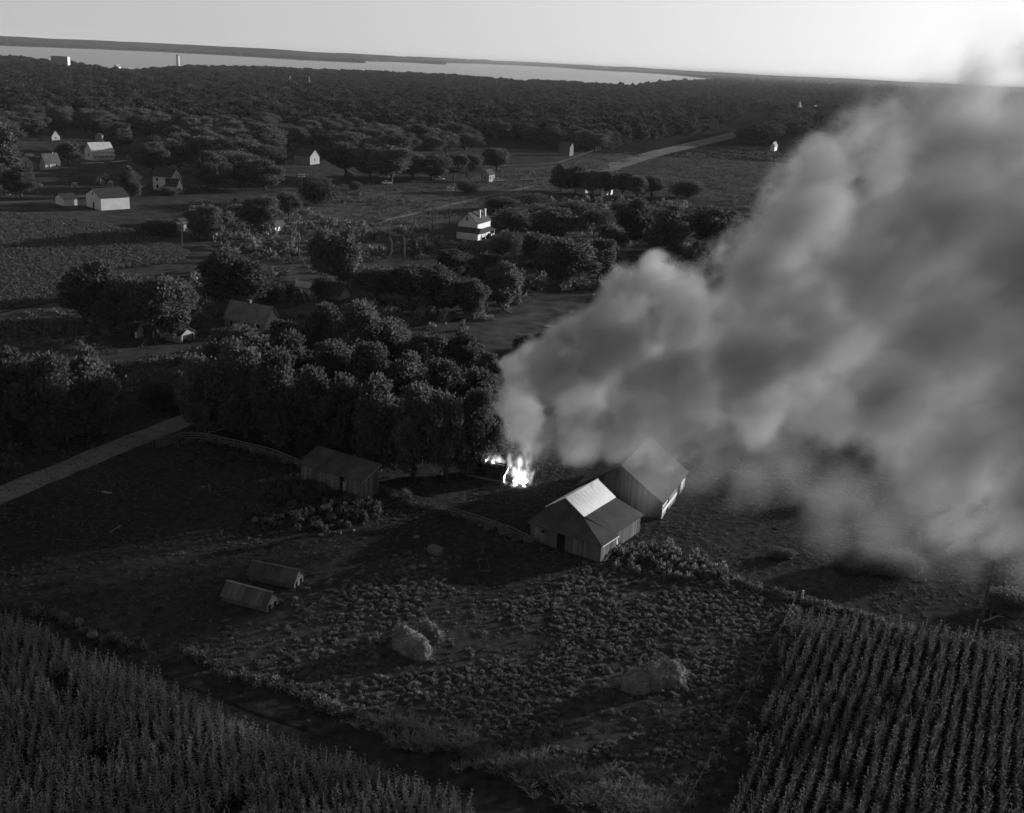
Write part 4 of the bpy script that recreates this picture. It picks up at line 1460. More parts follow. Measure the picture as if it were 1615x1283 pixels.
tree_row('in the leafy clump at the left edge beyond the gravel road', 'clump of trees beyond the gravel road',
         [('tall', -55, 700, 120, 150), ('tall', 18, 700, 112, 152), ('tall', 82, 704, 118, 158), ('tall', 140, 692, 100, 148), ('round', 172, 655, 62, 92), ('round', 40, 640, 90, 90)])
tree_row('in the dark grove front row behind the long shed', 'front row of the farm grove',
         [('tall', 325, 688, 95, 135), ('tall', 388, 690, 105, 160), ('tall', 442, 705, 95, 150), ('tall', 492, 722, 95, 155), ('tall', 545, 736, 95, 152), ('tall', 598, 744, 95, 148),
          ('tall', 652, 752, 95, 150), ('tall', 704, 755, 90, 146), ('tall', 748, 752, 80, 136), ('round', 778, 738, 52, 100)])
tree_row('in the second row of the dark grove', 'second row of the farm grove',
         [('tall', 345, 640, 90, 112), ('tall', 402, 650, 120, 138), ('tall', 462, 645, 95, 120), ('tall', 520, 650, 92, 116), ('tall', 578, 664, 98, 122), ('tall', 636, 668, 92, 116),
          ('tall', 694, 678, 92, 114), ('tall', 748, 690, 84, 112)])
tree_row('along the back of the dark grove', 'back row of the farm grove',
         [('round', 452, 585, 80, 84), ('tall', 505, 590, 90, 112), ('tall', 560, 598, 100, 126), ('round', 612, 596, 84, 108), ('tall', 668, 610, 90, 92), ('round', 730, 606, 78, 86), ('round', 770, 622, 50, 70)])
tree_row('among dark shrubs where the mown field meets the smoke', 'shrubs beside the mown field',
         [('bush', 828, 556, 44, 38), ('bush', 862, 553, 50, 40), ('bush', 893, 548, 40, 34)])
G1 = 'large dark trees round the farmhouse'
tree_px('broad', 150, 520, 98, 118, 'large dark tree leftmost above the farm garage', G1)
tree_px('round', 202, 532, 84, 104, 'dark tree standing between the two larger ones above the garage', G1)
tree_px('broad', 248, 540, 112, 116, 'large dark tree directly over the farm garage', G1)
tree_px('round', 288, 515, 56, 76, 'smaller tree right of the large dark trees over the garage', G1)
tree_px('round', 365, 496, 114, 110, 'large full round tree standing alone left of the farmhouse roof', G1)
tree_px('bush', 425, 480, 48, 48, 'low bush between the round tree and the light boards', G1)
tree_px('bush', 447, 468, 40, 40, 'small dark bush left of the pale roofed coop', G1)
tree_px('bush', 250, 645, 58, 62, 'single dark bush on the grass beyond the gravel road', G1)
tree_px('round', 372, 572, 84, 62, 'rounded tree hiding the lower left of the farmhouse', G1)
tree_px('round', 424, 566, 66, 48, 'small rounded tree hiding the lower right of the farmhouse', G1)
G2 = 'trees of the middle orchard'
tree_px('round', 515, 452, 66, 98, 'dark spreading tree left of the slim poplar', G2)
tree_px('poplar', 549, 452, 36, 98, 'slim columnar poplar with pale right side in the middle orchard', G2)
tree_px('round', 596, 478, 84, 66, 'wide orchard tree right of the slim poplar', G2)
tree_px('round', 648, 486, 84, 80, 'pale loose orchard tree at the centre of the middle wood', G2)
tree_px('round', 690, 500, 76, 88, 'rounded orchard tree left of the mown field corner', G2)
tree_px('tall', 746, 504, 50, 72, 'narrow tree at the top left corner of the mown field', G2)
tree_px('round', 794, 490, 66, 82, 'round bright edged tree above the mown field', G2)
tree_px('round', 768, 460, 62, 66, 'round tree behind the bright edged tree above the mown field', G2)
tree_px('round', 715, 445, 66, 55, 'spreading tree below the white gabled house', G2)
tree_px('bush', 655, 452, 66, 44, 'broad low bush behind the pale orchard tree', G2)
tree_px('bush', 512, 466, 36, 42, 'dark bush at the left end of the white walled orchard shed', G2)
tree_px('bush', 607, 448, 46, 30, 'low bush behind the white walled orchard shed', G2)
G3 = 'trees between the white gabled house and the smoke'
tree_px('broad', 885, 458, 98, 92, 'big round tree with light right edge left of the smoke top', G3)
tree_px('round', 943, 448, 62, 78, 'round tree right of the big light edged tree', G3)
tree_px('broad', 873, 384, 78, 60, 'round crowned tree above the big light edged tree', G3)
tree_px('round', 910, 420, 60, 52, 'tree wedged between the two big round trees', G3)
tree_px('round', 845, 420, 60, 56, 'dark tree left of the big light edged tree', G3)
tree_px('tall', 1050, 408, 76, 90, 'upright dark tree rising behind the smoke top', G3)
tree_px('broad', 1128, 404, 104, 84, 'wide dark tree above the round hedge', G3)
tree_px('broad', 1186, 392, 66, 60, 'wide dark tree just left of the smoke edge', G3)
tree_px('tall', 1000, 384, 62, 78, 'tall tree before the small bright shed', G3)
tree_px('round', 962, 402, 54, 54, 'round tree below the tall tree by the bright shed', G3)
tree_px('bush', 1092, 446, 66, 42, 'left half of the long rounded hedge beside the smoke', G3)
tree_px('bush', 1132, 444, 58, 44, 'right half of the long rounded hedge beside the smoke', G3)
tree_px('bush', 1085, 313, 52, 40, 'open fan shaped tree at the edge of the right field', G3)
tree_px('tall', 1192, 332, 22, 38, 'small dark tree at the field end left of the smoke', G3)
tree_px('tall', 1211, 330, 20, 36, 'small dark tree closest to the smoke at the field end', G3)
tree_row('in the dark thicket between railway and white gabled house', 'thicket below the railway',
         [('bush', 796, 334, 60, 32), ('bush', 836, 330, 64, 32), ('bush', 812, 362, 66, 44), ('bush', 850, 352, 60, 38), ('bush', 905, 344, 62, 36), ('bush', 945, 358, 60, 38), ('bush', 985, 340, 50, 30),
          ('bush', 800, 398, 58, 40), ('bush', 1030, 350, 60, 30)])
tree_row('in the row along the highway bend before the right field', 'roadside trees before the right field',
         [('tall', 886, 302, 40, 44), ('round', 908, 305, 48, 46), ('round', 934, 308, 44, 42), ('round', 960, 310, 46, 46), ('round', 982, 310, 44, 44), ('round', 1004, 314, 42, 42), ('round', 1027, 312, 44, 40)])
tree_row('in the shade tree row along the meadow top', 'shade trees along the meadow top',
         [('broad', 545, 280, 66, 60), ('broad', 582, 285, 56, 62), ('broad', 617, 290, 66, 66), ('broad', 650, 285, 48, 48), ('broad', 680, 285, 66, 46), ('round', 716, 283, 46, 46), ('round', 738, 280, 44, 42), ('round', 783, 272, 46, 44)])
G4 = 'trees in the village yards'
tree_px('bush', 498, 322, 66, 62, 'wide round bush behind the pole with two crossarms', G4)
tree_px('round', 326, 380, 66, 60, 'dark round tree right of the pale little house', G4)
tree_px('bush', 250, 372, 56, 32, 'low bush left of the pale little house', G4)
tree_px('broad', 413, 370, 70, 66, 'spreading tree above the small pale roadside shed', G4)
tree_px('round', 455, 350, 42, 54, 'small tree right of the spreading roadside tree', G4)
tree_px('tall', 208, 312, 36, 50, 'dark upright tree right of the white gabled barn', G4)
tree_px('broad', 240, 276, 52, 56, 'dark tree behind the tall two storey house', G4)
tree_px('round', 340, 300, 66, 58, 'rounded tree right of the tall two storey house', G4)
tree_px('round', 385, 296, 66, 56, 'rounded tree second right of the tall two storey house', G4)
tree_px('bush', 268, 308, 26, 16, 'small bush at the foot of the two storey house', G4)
tree_px('bush', 735, 304, 36, 28, 'round bush left of the railway house', G4)
tree_px('poplar', 12, 292, 38, 100, 'pale columnar poplar at the left edge of the village', G4)
tree_px('round', 34, 312, 52, 54, 'round tree below the pale poplar at the left edge', G4)
tree_px('round', -12, 306, 52, 60, 'round tree cut by the left edge below the poplar', G4)
tree_px('round', 110, 262, 40, 44, 'dark tree between grey house and bright roofed bungalow', G4)
tree_px('round', 190, 240, 46, 50, 'soft pale tree behind the bright roofed bungalow', G4)
tree_px('bush', 560, 300, 18, 18, 'tiny round bush beneath the first shade tree', G4)
tree_px('round', 418, 300, 70, 50, 'wide rounded tree third right of the tall two storey house', G4)
tree_px('round', 372, 268, 80, 50, 'broad tree behind the rounded trees right of the two storey house', G4)
tree_px('bush', 380, 340, 40, 22, 'low shrub on the lane above the spreading tree', G4)
G5 = 'slender pale saplings in a row before the white house'
for i, (px, py, hp) in enumerate(((615, 406, 32), (636, 408, 34), (654, 402, 26), (671, 400, 24), (687, 396, 20), (557, 400, 36))):
    x, y = g(px, py)
    k = ppm(x, y)
    lab = ('%s slender pale sapling from the left in the row below the meadow' % ORD[i]) if i < 5 else 'slender pale sapling close beside the dark poplar'
    tree('poplar', x, y, 7 / k, hp / k, lab, G5, 'sapling')

# the wood from the village to the lake: the nearest trees one by one, the rest as one mass
WOOD = [(-700, 60), (2300, 60), (2300, 330), (1900, 300), (1500, 290), (1300, 240), (1262, 232), (1190, 236), (1165, 222), (1178, 204), (1150, 210), (1060, 220), (960, 238), (915, 244), (880, 236),
        (820, 224), (760, 224), (735, 250), (640, 256), (560, 256), (520, 240), (500, 232), (462, 236), (450, 262), (430, 288), (360, 292), (330, 284), (300, 262), (262, 258),
        (238, 254), (225, 238), (200, 228), (150, 224), (128, 226), (110, 238), (70, 238), (30, 236), (-60, 246), (-300, 255), (-700, 260)]
rng = np.random.default_rng(3)
step = 15.0
X, Y = np.meshgrid(np.arange(-1900, 1900, step), np.arange(420, 3050, step))
X = (X + rng.uniform(-.48, .48, X.shape) * step).ravel()
Y = (Y + rng.uniform(-.48, .48, Y.shape) * step).ravel()
# to photo pixels (only to know on which side of the wood's border a spot lies)
cp_, sp_ = math.cos(PITCH), math.sin(PITCH)
W_ = Y * cp_ + CAM_H * sp_
a_ = X / W_ * F
b_ = (Y * sp_ - CAM_H * cp_) / W_ * F
PX = CX + a_ * math.cos(ROLL) + b_ * math.sin(ROLL)
PY = CY - (-a_ * math.sin(ROLL) + b_ * math.cos(ROLL))
keep = inside(WOOD, PX, PY)
keep &= (PX > -420) & (PX < 2030)
lim = np.interp(PX, [p[0] for p in near_px] + [1040, 1150, 1230, 2000], [p[1] * 0 + q for p, q in zip(near_px, [0] * len(near_px))] + [0, 0, 0, 0])
keep &= ~inside([(x, y) for x, y in lake_pts], X, Y)
# small clearings: lanes, the highway, gaps between crowns
hw_px = [(930, 275), (985, 257), (1040, 241), (1100, 227), (1160, 212), (1180, 203), (1192, 190), (1197, 181)]
for (qa, qb) in zip(hw_px[:-1], hw_px[1:]):
    (x0, y0), (x1, y1) = g(*qa), g(*qb)
    L2 = (x1 - x0) ** 2 + (y1 - y0) ** 2
    s = np.clip(((X - x0) * (x1 - x0) + (Y - y0) * (y1 - y0)) / L2, 0, 1)
    keep &= np.hypot(X - x0 - s * (x1 - x0), Y - y0 - s * (y1 - y0)) > 20
for o in [o for o in bpy.data.objects if o.parent is None and o.get('category') in ('house', 'barn', 'shed', 'church', 'factory', 'building', 'water tower')]:
    ox, oy = o.location.x, o.location.y
    dv = Vector((ox, oy)).normalized()
    fx = -(X - ox) * dv.x - (Y - oy) * dv.y                      # towards the camera
    sx_ = (X - ox) * dv.y - (Y - oy) * dv.x
    far = min(1.0, oy / 900)
    keep &= ~((np.abs(sx_) < 11 + 10 * far) & (fx > -20) & (fx < 12 + 70 * far))
dens = .82 + .5 * wob(X, Y, .02, 3.0)
keep &= rng.uniform(size=X.shape) < dens
X, Y, PX, PY = X[keep], Y[keep], PX[keep], PY[keep]
dist = np.hypot(X, Y)
inview = (PX > -20) & (PX < 1640)
order = np.argsort(np.where(inview, dist, 1e9))
single = order[:max(0, 298 - N_TREES)]
AREAS = ((120, 'at the far left of the wood behind the poplar'), (260, 'in the wood behind the bungalow'), (420, 'in the wood behind the two storey house'),
         (560, 'in the wood around the grey barn'), (760, 'in the wood above the shade tree row'), (960, 'in the wood above the side road'),
         (1200, 'in the wood left of the highway'), (1400, 'in the wood right of the highway by the smoke'), (1700, 'in the wood far right behind the smoke'))
ORD += ['twenty-' + o for o in ORD[3:9]] + ['thirtieth'] + ['thirty-' + o for o in ORD[:9]]
COUNT = {}
for i in sorted(single, key=lambda q: PX[q]):
    kd = random.choice(('round', 'broad', 'round', 'broad', 'tall'))
    ar = next(a for lim_, a in AREAS if PX[i] < lim_)
    wd = {'round': 'rounded', 'broad': 'broad spreading', 'tall': 'tall leafy'}[kd]
    nth = COUNT[(kd, ar)] = COUNT.get((kd, ar), -1) + 1
    tree(kd, X[i], Y[i], random.uniform(14, 23), random.uniform(10.5, 15.5), '%s %s tree from left %s' % (ORD[min(nth, len(ORD) - 1)], wd, ar), '%s trees %s' % (wd, ar), 'wood_tree')
rest = np.ones(len(X), bool)
rest[single] = False
pts = np.stack([X[rest], Y[rest], np.full(rest.sum(), 0.0)], 1)
far_kinds = [proto('far_crown', np.zeros((0, 3)), np.zeros((0, 4), int), None) for _ in ()]
for s, kd in ((201, 'round'), (202, 'broad'), (203, 'round'), (204, 'tall'), (205, 'broad')):
    far_kinds.append(bpy.data.objects.new('far_crown', crown_mesh('far_crown', kd, s, 2200, 1.15, M_FAR, .35)))
nearer = np.hypot(pts[:, 0], pts[:, 1]) < 1900
scatter('far_wood', pts, far_kinds, 'dense wood reaching from the village to the lake shore', 'wood', (1.25, 1.25, .85), (2.3, 2.3, 1.35), .06)
# thickets under the smoke on the right
tree_row('among the bushes under the smoke right of the large barn', 'bushes under the smoke',
         [('bush', 1160, 765, 46, 30), ('bush', 1185, 768, 36, 26), ('bush', 1285, 800, 44, 26), ('bush', 1340, 812, 50, 28), ('bush', 1365, 895, 66, 44), ('bush', 1420, 905, 60, 44), ('bush', 1335, 900, 40, 26),
          ('bush', 1590, 965, 70, 46), ('bush', 1235, 880, 36, 18)])
# far shore: belts of trees standing on the land beyond the lake
fs = []
P = far_shore
for (x0, y0), (x1, y1) in zip(P[:-1], P[1:]):
    L = math.hypot(x1 - x0, y1 - y0)
    n = int(min(900, L / 14 * 3))
    for _ in range(n):
        t_ = random.random()
        bx_, by_ = x0 + (x1 - x0) * t_, y0 + (y1 - y0) * t_
        q = 8 + 260 * random.random() ** 1.5
        dn = math.hypot(bx_, by_)
        fs.append((bx_ * (1 + q / dn), by_ * (1 + q / dn), 0))
fs = np.array(fs)
fs = fs[~inside(lake_pts, fs[:, 0], fs[:, 1])]
belt = []
for _ in range(16000):
    d_ = random.uniform(4500, 14000)
    a = random.uniform(-.62, .62)
    belt.append((d_ * math.sin(a), d_ * math.cos(a), 0))
belt = np.array(belt)
kb = ~inside(lake_pts, belt[:, 0], belt[:, 1]) & (wob(belt[:, 0], belt[:, 1], .0016, 4.0) > -.25)
scatter('far_shore_wood', np.concatenate([fs, belt[kb]]), far_kinds[:3], 'low wooded land on the far side of the lake', 'wood', 1.1, 2.0, .03)
rt = []
for _ in range(9000):
    d_ = random.uniform(2600, 7000)
    a = random.uniform(.08, .62)
    rt.append((d_ * math.sin(a), d_ * math.cos(a), 0))
rt = np.array(rt)
kb = ~inside(lake_pts, rt[:, 0], rt[:, 1]) & (wob(rt[:, 0], rt[:, 1], .004, 1.0) > -.3)
scatter('right_far_wood', rt[kb], far_kinds[:3], 'wooded country right of the lake up to the horizon', 'wood', 1.0, 1.7, .03)

# ------------------------------------------------------------------ the burning house
fx0, fy0 = g(753, 753)
fx1, fy1 = g(796, 762)
fd = Vector((fx1 - fx0, fy1 - fy0))
fang = math.atan2(fd.y, fd.x)
burn = thing('burning_house', 'small charred frame building with flames pouring from its open right side', 'house', (fx0, fy0), fang)
FL = fd.length
board_wall((0, 0), (FL, 0), 0, 2.5, .25).obj('board_wall', M_CHAR, burn, kind='stuff')
board_wall((0, 4.5), (0, 0), 0, 2.5, .25).obj('board_wall', M_CHAR, burn, kind='stuff')
for (a, b) in (((FL, 0), 2.9), ((FL + 2.6, .4), 1.2), ((FL + 3.9, 1.0), 1.5), ((FL, 4.4), 3.0), ((FL + 3.6, 4.4), 2.2), ((0, 4.5), 2.9)):
    MB().bar((a[0], a[1], 0), (a[0] + .1, a[1], b), .16, .16).obj('post', M_CHAR, burn)
MB().bar((0, 0, 2.6), (FL, 0, 2.7), .14, .18).obj('wall_plate', M_CHAR, burn)
for i in range(5):
    MB().bar((.3 + i * .8, 0, 2.65), (.7 + i * .8, 2.2, 4.0 - .2 * i), .1, .14).obj('rafter', M_CHAR, burn)
MB().box(-1.5, FL + .1, -.28, -.12, .0, .22).obj('foundation', M_STONE, burn)
for i in range(9):
    a, b = random.uniform(0, 6.28), random.uniform(.5, 2.4)
    c = Vector((FL + .6 + b * math.cos(a), -.3 + b * .6 * math.sin(a), .15))
    MB().bar(c, c + Vector((random.uniform(-1, 1), random.uniform(-.6, .6), random.uniform(.05, .5))), .12, .08).obj('charred_beam', M_CHAR, burn)


def fire_mat(name, strength):
    m = bpy.data.materials.new(name)
    m.use_nodes = True
    t = m.node_tree
    t.nodes.clear()
    o = t.nodes.new('ShaderNodeOutputMaterial')
    e = t.nodes.new('ShaderNodeEmission')
    nz = t.nodes.new('ShaderNodeTexNoise')
    nz.inputs['Scale'].default_value = 1.1
    nz.inputs['Detail'].default_value = 4
    tc = t.nodes.new('ShaderNodeTexCoord')
    t.links.new(tc.outputs['Object'], nz.inputs[0])
    mr = t.nodes.new('ShaderNodeMapRange')
    mr.inputs[1].default_value, mr.inputs[2].default_value = .35, .65
    mr.inputs[3].default_value, mr.inputs[4].default_value = strength * .25, strength
    t.links.new(nz.outputs[0], mr.inputs[0])
    t.links.new(mr.outputs[0], e.inputs[1])
    t.links.new(e.outputs[0], o.inputs[0])
    return m


M_FIRE = fire_mat('flame', 6.0)
M_FIRE2 = fire_mat('flame_tip', 1.1)
fire = thing('fire', 'white hot flames leaping from the burning house', 'fire', (fx0, fy0), fang)


def tongue(base, h, r, lean, m):
    mb = MB()
    n, k = 8, 7
    ph = random.uniform(0, 6)
    for j in range(k + 1):
        s = j / k
        rr = r * (1 - s) ** .8 * (.75 + .5 * math.sin(2.2 * s + .6)) + .01
        c = Vector(base) + Vector((lean[0] * s * s + .12 * math.sin(5 * s + ph), lean[1] * s * s + .12 * math.cos(4 * s + ph), h * s))
        for i in range(n):
            a = 2 * math.pi * i / n
            w = rr * (1 + .3 * math.sin(3 * a + ph + 3 * s))
            mb.v.append((c.x + w * math.cos(a), c.y + w * math.sin(a), c.z))
        if j:
            q = len(mb.v) - 2 * n
            for i in range(n):
                mb.f.append((q + i, q + (i + 1) % n, q + n + (i + 1) % n, q + n + i))
    mb.f.append(tuple(reversed(range(n))))
    mb.f.append(tuple(range(len(mb.v) - n, len(mb.v))))
    mb.obj('flame', m, fire, True)


random.seed(21)
for (x_, y_, h_, r_) in ((FL + 1.6, .8, 1.1, .45), (FL + 2.1, 1.0, 1.5, .55), (FL + 2.5, .9, .8, .4), (FL + .05, -.1, 2.2, .08), (FL - 1.9, .1, .5, .16), (FL - 2.8, .1, .45, .14),
                         (FL + 1.7, -.5, .4, .18), (FL + 2.9, -.2, .5, .16)):
    tongue((x_, y_, 2.5 if x_ < FL else .15), h_, r_, (random.uniform(-.1, .4), .1), M_FIRE)
FLAMES = [((FL + 1.9, .9, 1.2), (1.5, 1.1, 1.5), 1.0), ((FL + 1.8, .9, 3.0), (1.0, .8, 1.7), .5), ((FL + .4, .5, 2.6), (.7, .6, 1.7), .28), ((FL - 1.0, .2, 3.0), (1.4, .6, .7), .4),
          ((FL - 2.5, .1, 2.9), (1.2, .6, .7), .4), ((FL + 1.6, -.5, .25), (1.9, .8, .4), .25), ((FL + 2.4, 1.4, 5.2), (.8, .8, 2.0), .06), ((FL + 3.4, .4, 1.0), (.8, .6, .9), .1), ((FL + 1.8, 1.0, 2.2), (2.3, 1.7, 2.8), .07), ((FL - 1.6, .2, 3.0), (2.2, .8, 1.0), .08), ((FL + 2.6, 1.6, 6.0), (1.2, 1.0, 2.6), .03)]


def flame_field():
    ng = bpy.data.node_groups.new('flame_field', 'GeometryNodeTree')
    ng.interface.new_socket('Geometry', in_out='INPUT', socket_type='NodeSocketGeometry')
    ng.interface.new_socket('Geometry', in_out='OUTPUT', socket_type='NodeSocketGeometry')
    N, Lk = ng.nodes, ng.links.new
    out = N.new('NodeGroupOutput')

    def Mt(op, a, b):
        n = N.new('ShaderNodeMath')
        n.operation = op
        for i, v in enumerate((a, b)):
            if isinstance(v, (int, float)):
                n.inputs[i].default_value = v
            else:
                Lk(v, n.inputs[i])
        return n.outputs[0]
    pos = N.new('GeometryNodeInputPosition').outputs[0]
    st = N.new('ShaderNodeVectorMath')
    st.operation = 'MULTIPLY'
    Lk(pos, st.inputs[0])
    st.inputs[1].default_value = (1.5, 1.5, .7)
    nz = N.new('ShaderNodeTexNoise')
    nz.inputs['Scale'].default_value = 1.0
    nz.inputs['Detail'].default_value = 4
    Lk(st.outputs[0], nz.inputs['Vector'])
    cur = None
    for c, r_, k in FLAMES:
        sb = N.new('ShaderNodeVectorMath')
        sb.operation = 'SUBTRACT'
        Lk(pos, sb.inputs[0])
        sb.inputs[1].default_value = c
        dv = N.new('ShaderNodeVectorMath')
        dv.operation = 'DIVIDE'
        Lk(sb.outputs[0], dv.inputs[0])
        dv.inputs[1].default_value = r_
        ln = N.new('ShaderNodeVectorMath')
        ln.operation = 'LENGTH'
        Lk(dv.outputs[0], ln.inputs[0])
        v = Mt('SUBTRACT', Mt('ADD', 1.0, Mt('MULTIPLY', Mt('SUBTRACT', nz.outputs[0], .5), 3.2)), ln.outputs['Value'])
        v = Mt('MULTIPLY', Mt('POWER', Mt('MINIMUM', Mt('MAXIMUM', v, 0.0), .9), 1.8), k)
        cur = v if cur is None else Mt('ADD', cur, v)
    vc = N.new('GeometryNodeVolumeCube')
    Lk(cur, vc.inputs['Density'])
    vc.inputs['Min'].default_value = (FL - 5, -2.5, .05)
    vc.inputs['Max'].default_value = (FL + 5.5, 4, 9)
    for a, n in zip('XYZ', (80, 50, 70)):
        vc.inputs['Resolution ' + a].default_value = n
    sm = N.new('GeometryNodeSetMaterial')
    Lk(vc.outputs[0], sm.inputs[0])
    sm.inputs['Material'].default_value = M_GLOW
    Lk(sm.outputs[0], out.inputs[0])
    return ng


M_GLOW = bpy.data.materials.new('flame_glow')
M_GLOW.use_nodes = True
_t = M_GLOW.node_tree
_t.nodes.clear()
_o = _t.nodes.new('ShaderNodeOutputMaterial')
_e = _t.nodes.new('ShaderNodeEmission')
_a = _t.nodes.new('ShaderNodeAttribute')
_a.attribute_name = 'density'
_m = _t.nodes.new('ShaderNodeMath')
_m.operation = 'MULTIPLY'
_m.inputs[1].default_value = 1.7
_t.links.new(_a.outputs['Fac'], _m.inputs[0])
_t.links.new(_m.outputs[0], _e.inputs[1])
_t.links.new(_e.outputs[0], _o.inputs['Volume'])
gv = bpy.data.volumes.new('flame_glow')
gv.materials.append(M_GLOW)
glow = bpy.data.objects.new('flame_glow', gv)
COL.objects.link(glow)
glow.parent = fire
glow.modifiers.new('field', 'NODES').node_group = flame_field()

# ------------------------------------------------------------------ smoke: (photo x, y, distance away, radius in photo pixels)
PUFFS = [(838, 706, 137, 26), (826, 668, 137, 32), (815, 630, 137, 40), (822, 590, 136, 38), (860, 580, 136, 50), (880, 590, 135, 66), (900, 530, 136, 42), (930, 640, 134, 76),
         (980, 560, 135, 100), (985, 470, 138, 50), (1040, 450, 138, 44), (1070, 500, 136, 72), (1010, 650, 133, 78), (1080, 600, 132, 110), (1110, 640, 130, 75),
         (1140, 500, 134, 64), (1180, 560, 130, 115), (1225, 430, 134, 98), (1200, 620, 128, 85), (1290, 520, 128, 140), (1290, 340, 134, 105), (1310, 265, 136, 66),
         (1300, 640, 124, 105), (1400, 420, 126, 160), (1400, 240, 134, 95), (1420, 620, 120, 140), (1450, 760, 112, 90), (1500, 330, 126, 160), (1520, 210, 130, 105),
         (1520, 520, 118, 170), (1540, 700, 110, 150), (1510, 830, 105, 62), (1590, 835, 101, 70), (1650, 400, 116, 200), (1650, 620, 106, 180), (1650, 770, 100, 110),
         (1640, 220, 124, 130), (1830, 500, 106, 230), (1830, 750, 98, 160), (1830, 300, 110, 180), (1960, 420, 112, 210), (1960, 640, 108, 190), (918, 692, 133, 56), (985, 694, 130, 66), (1050, 686, 127, 70), (1120, 682, 128, 68), (1180, 676, 129, 62), (1560, 120, 132, 70), (1660, 90, 128, 90), (1750, 120, 122, 120)]  # puffs farthest right are out of view, added sunward to shade the plume
THIN = [(1020, 745, 122, 74), (1110, 750, 122, 70), (1190, 745, 122, 76), (1250, 735, 124, 60), (1320, 770, 118, 75), (1390, 830, 112, 80), (1450, 870, 106, 60), (1540, 880, 102, 66), (1620, 890, 100, 70), (1300, 830, 114, 60), (1230, 690, 127, 60), (1480, 120, 136, 80), (1580, 60, 132, 110),
        (838, 690, 137, 60), (1130, 715, 128, 40)]
PW = []
for px, py, Yd, r_ in PUFFS:
    c = at(px, py, Yd)
    PW.append((c, r_ / ppm(c.x, c.y, c.z)))
TW = []
for px, py, Yd, r_ in THIN:
    c = at(px, py, Yd)
    TW.append((c, r_ / ppm(c.x, c.y, c.z)))
LO = [min(c[i] - r_ * 1.3 for c, r_ in PW) for i in range(3)]
HI = [max(c[i] + r_ * 1.3 for c, r_ in PW) for i in range(3)]
LO[2] = max(LO[2], .4)
HI[2] = min(HI[2], 92)


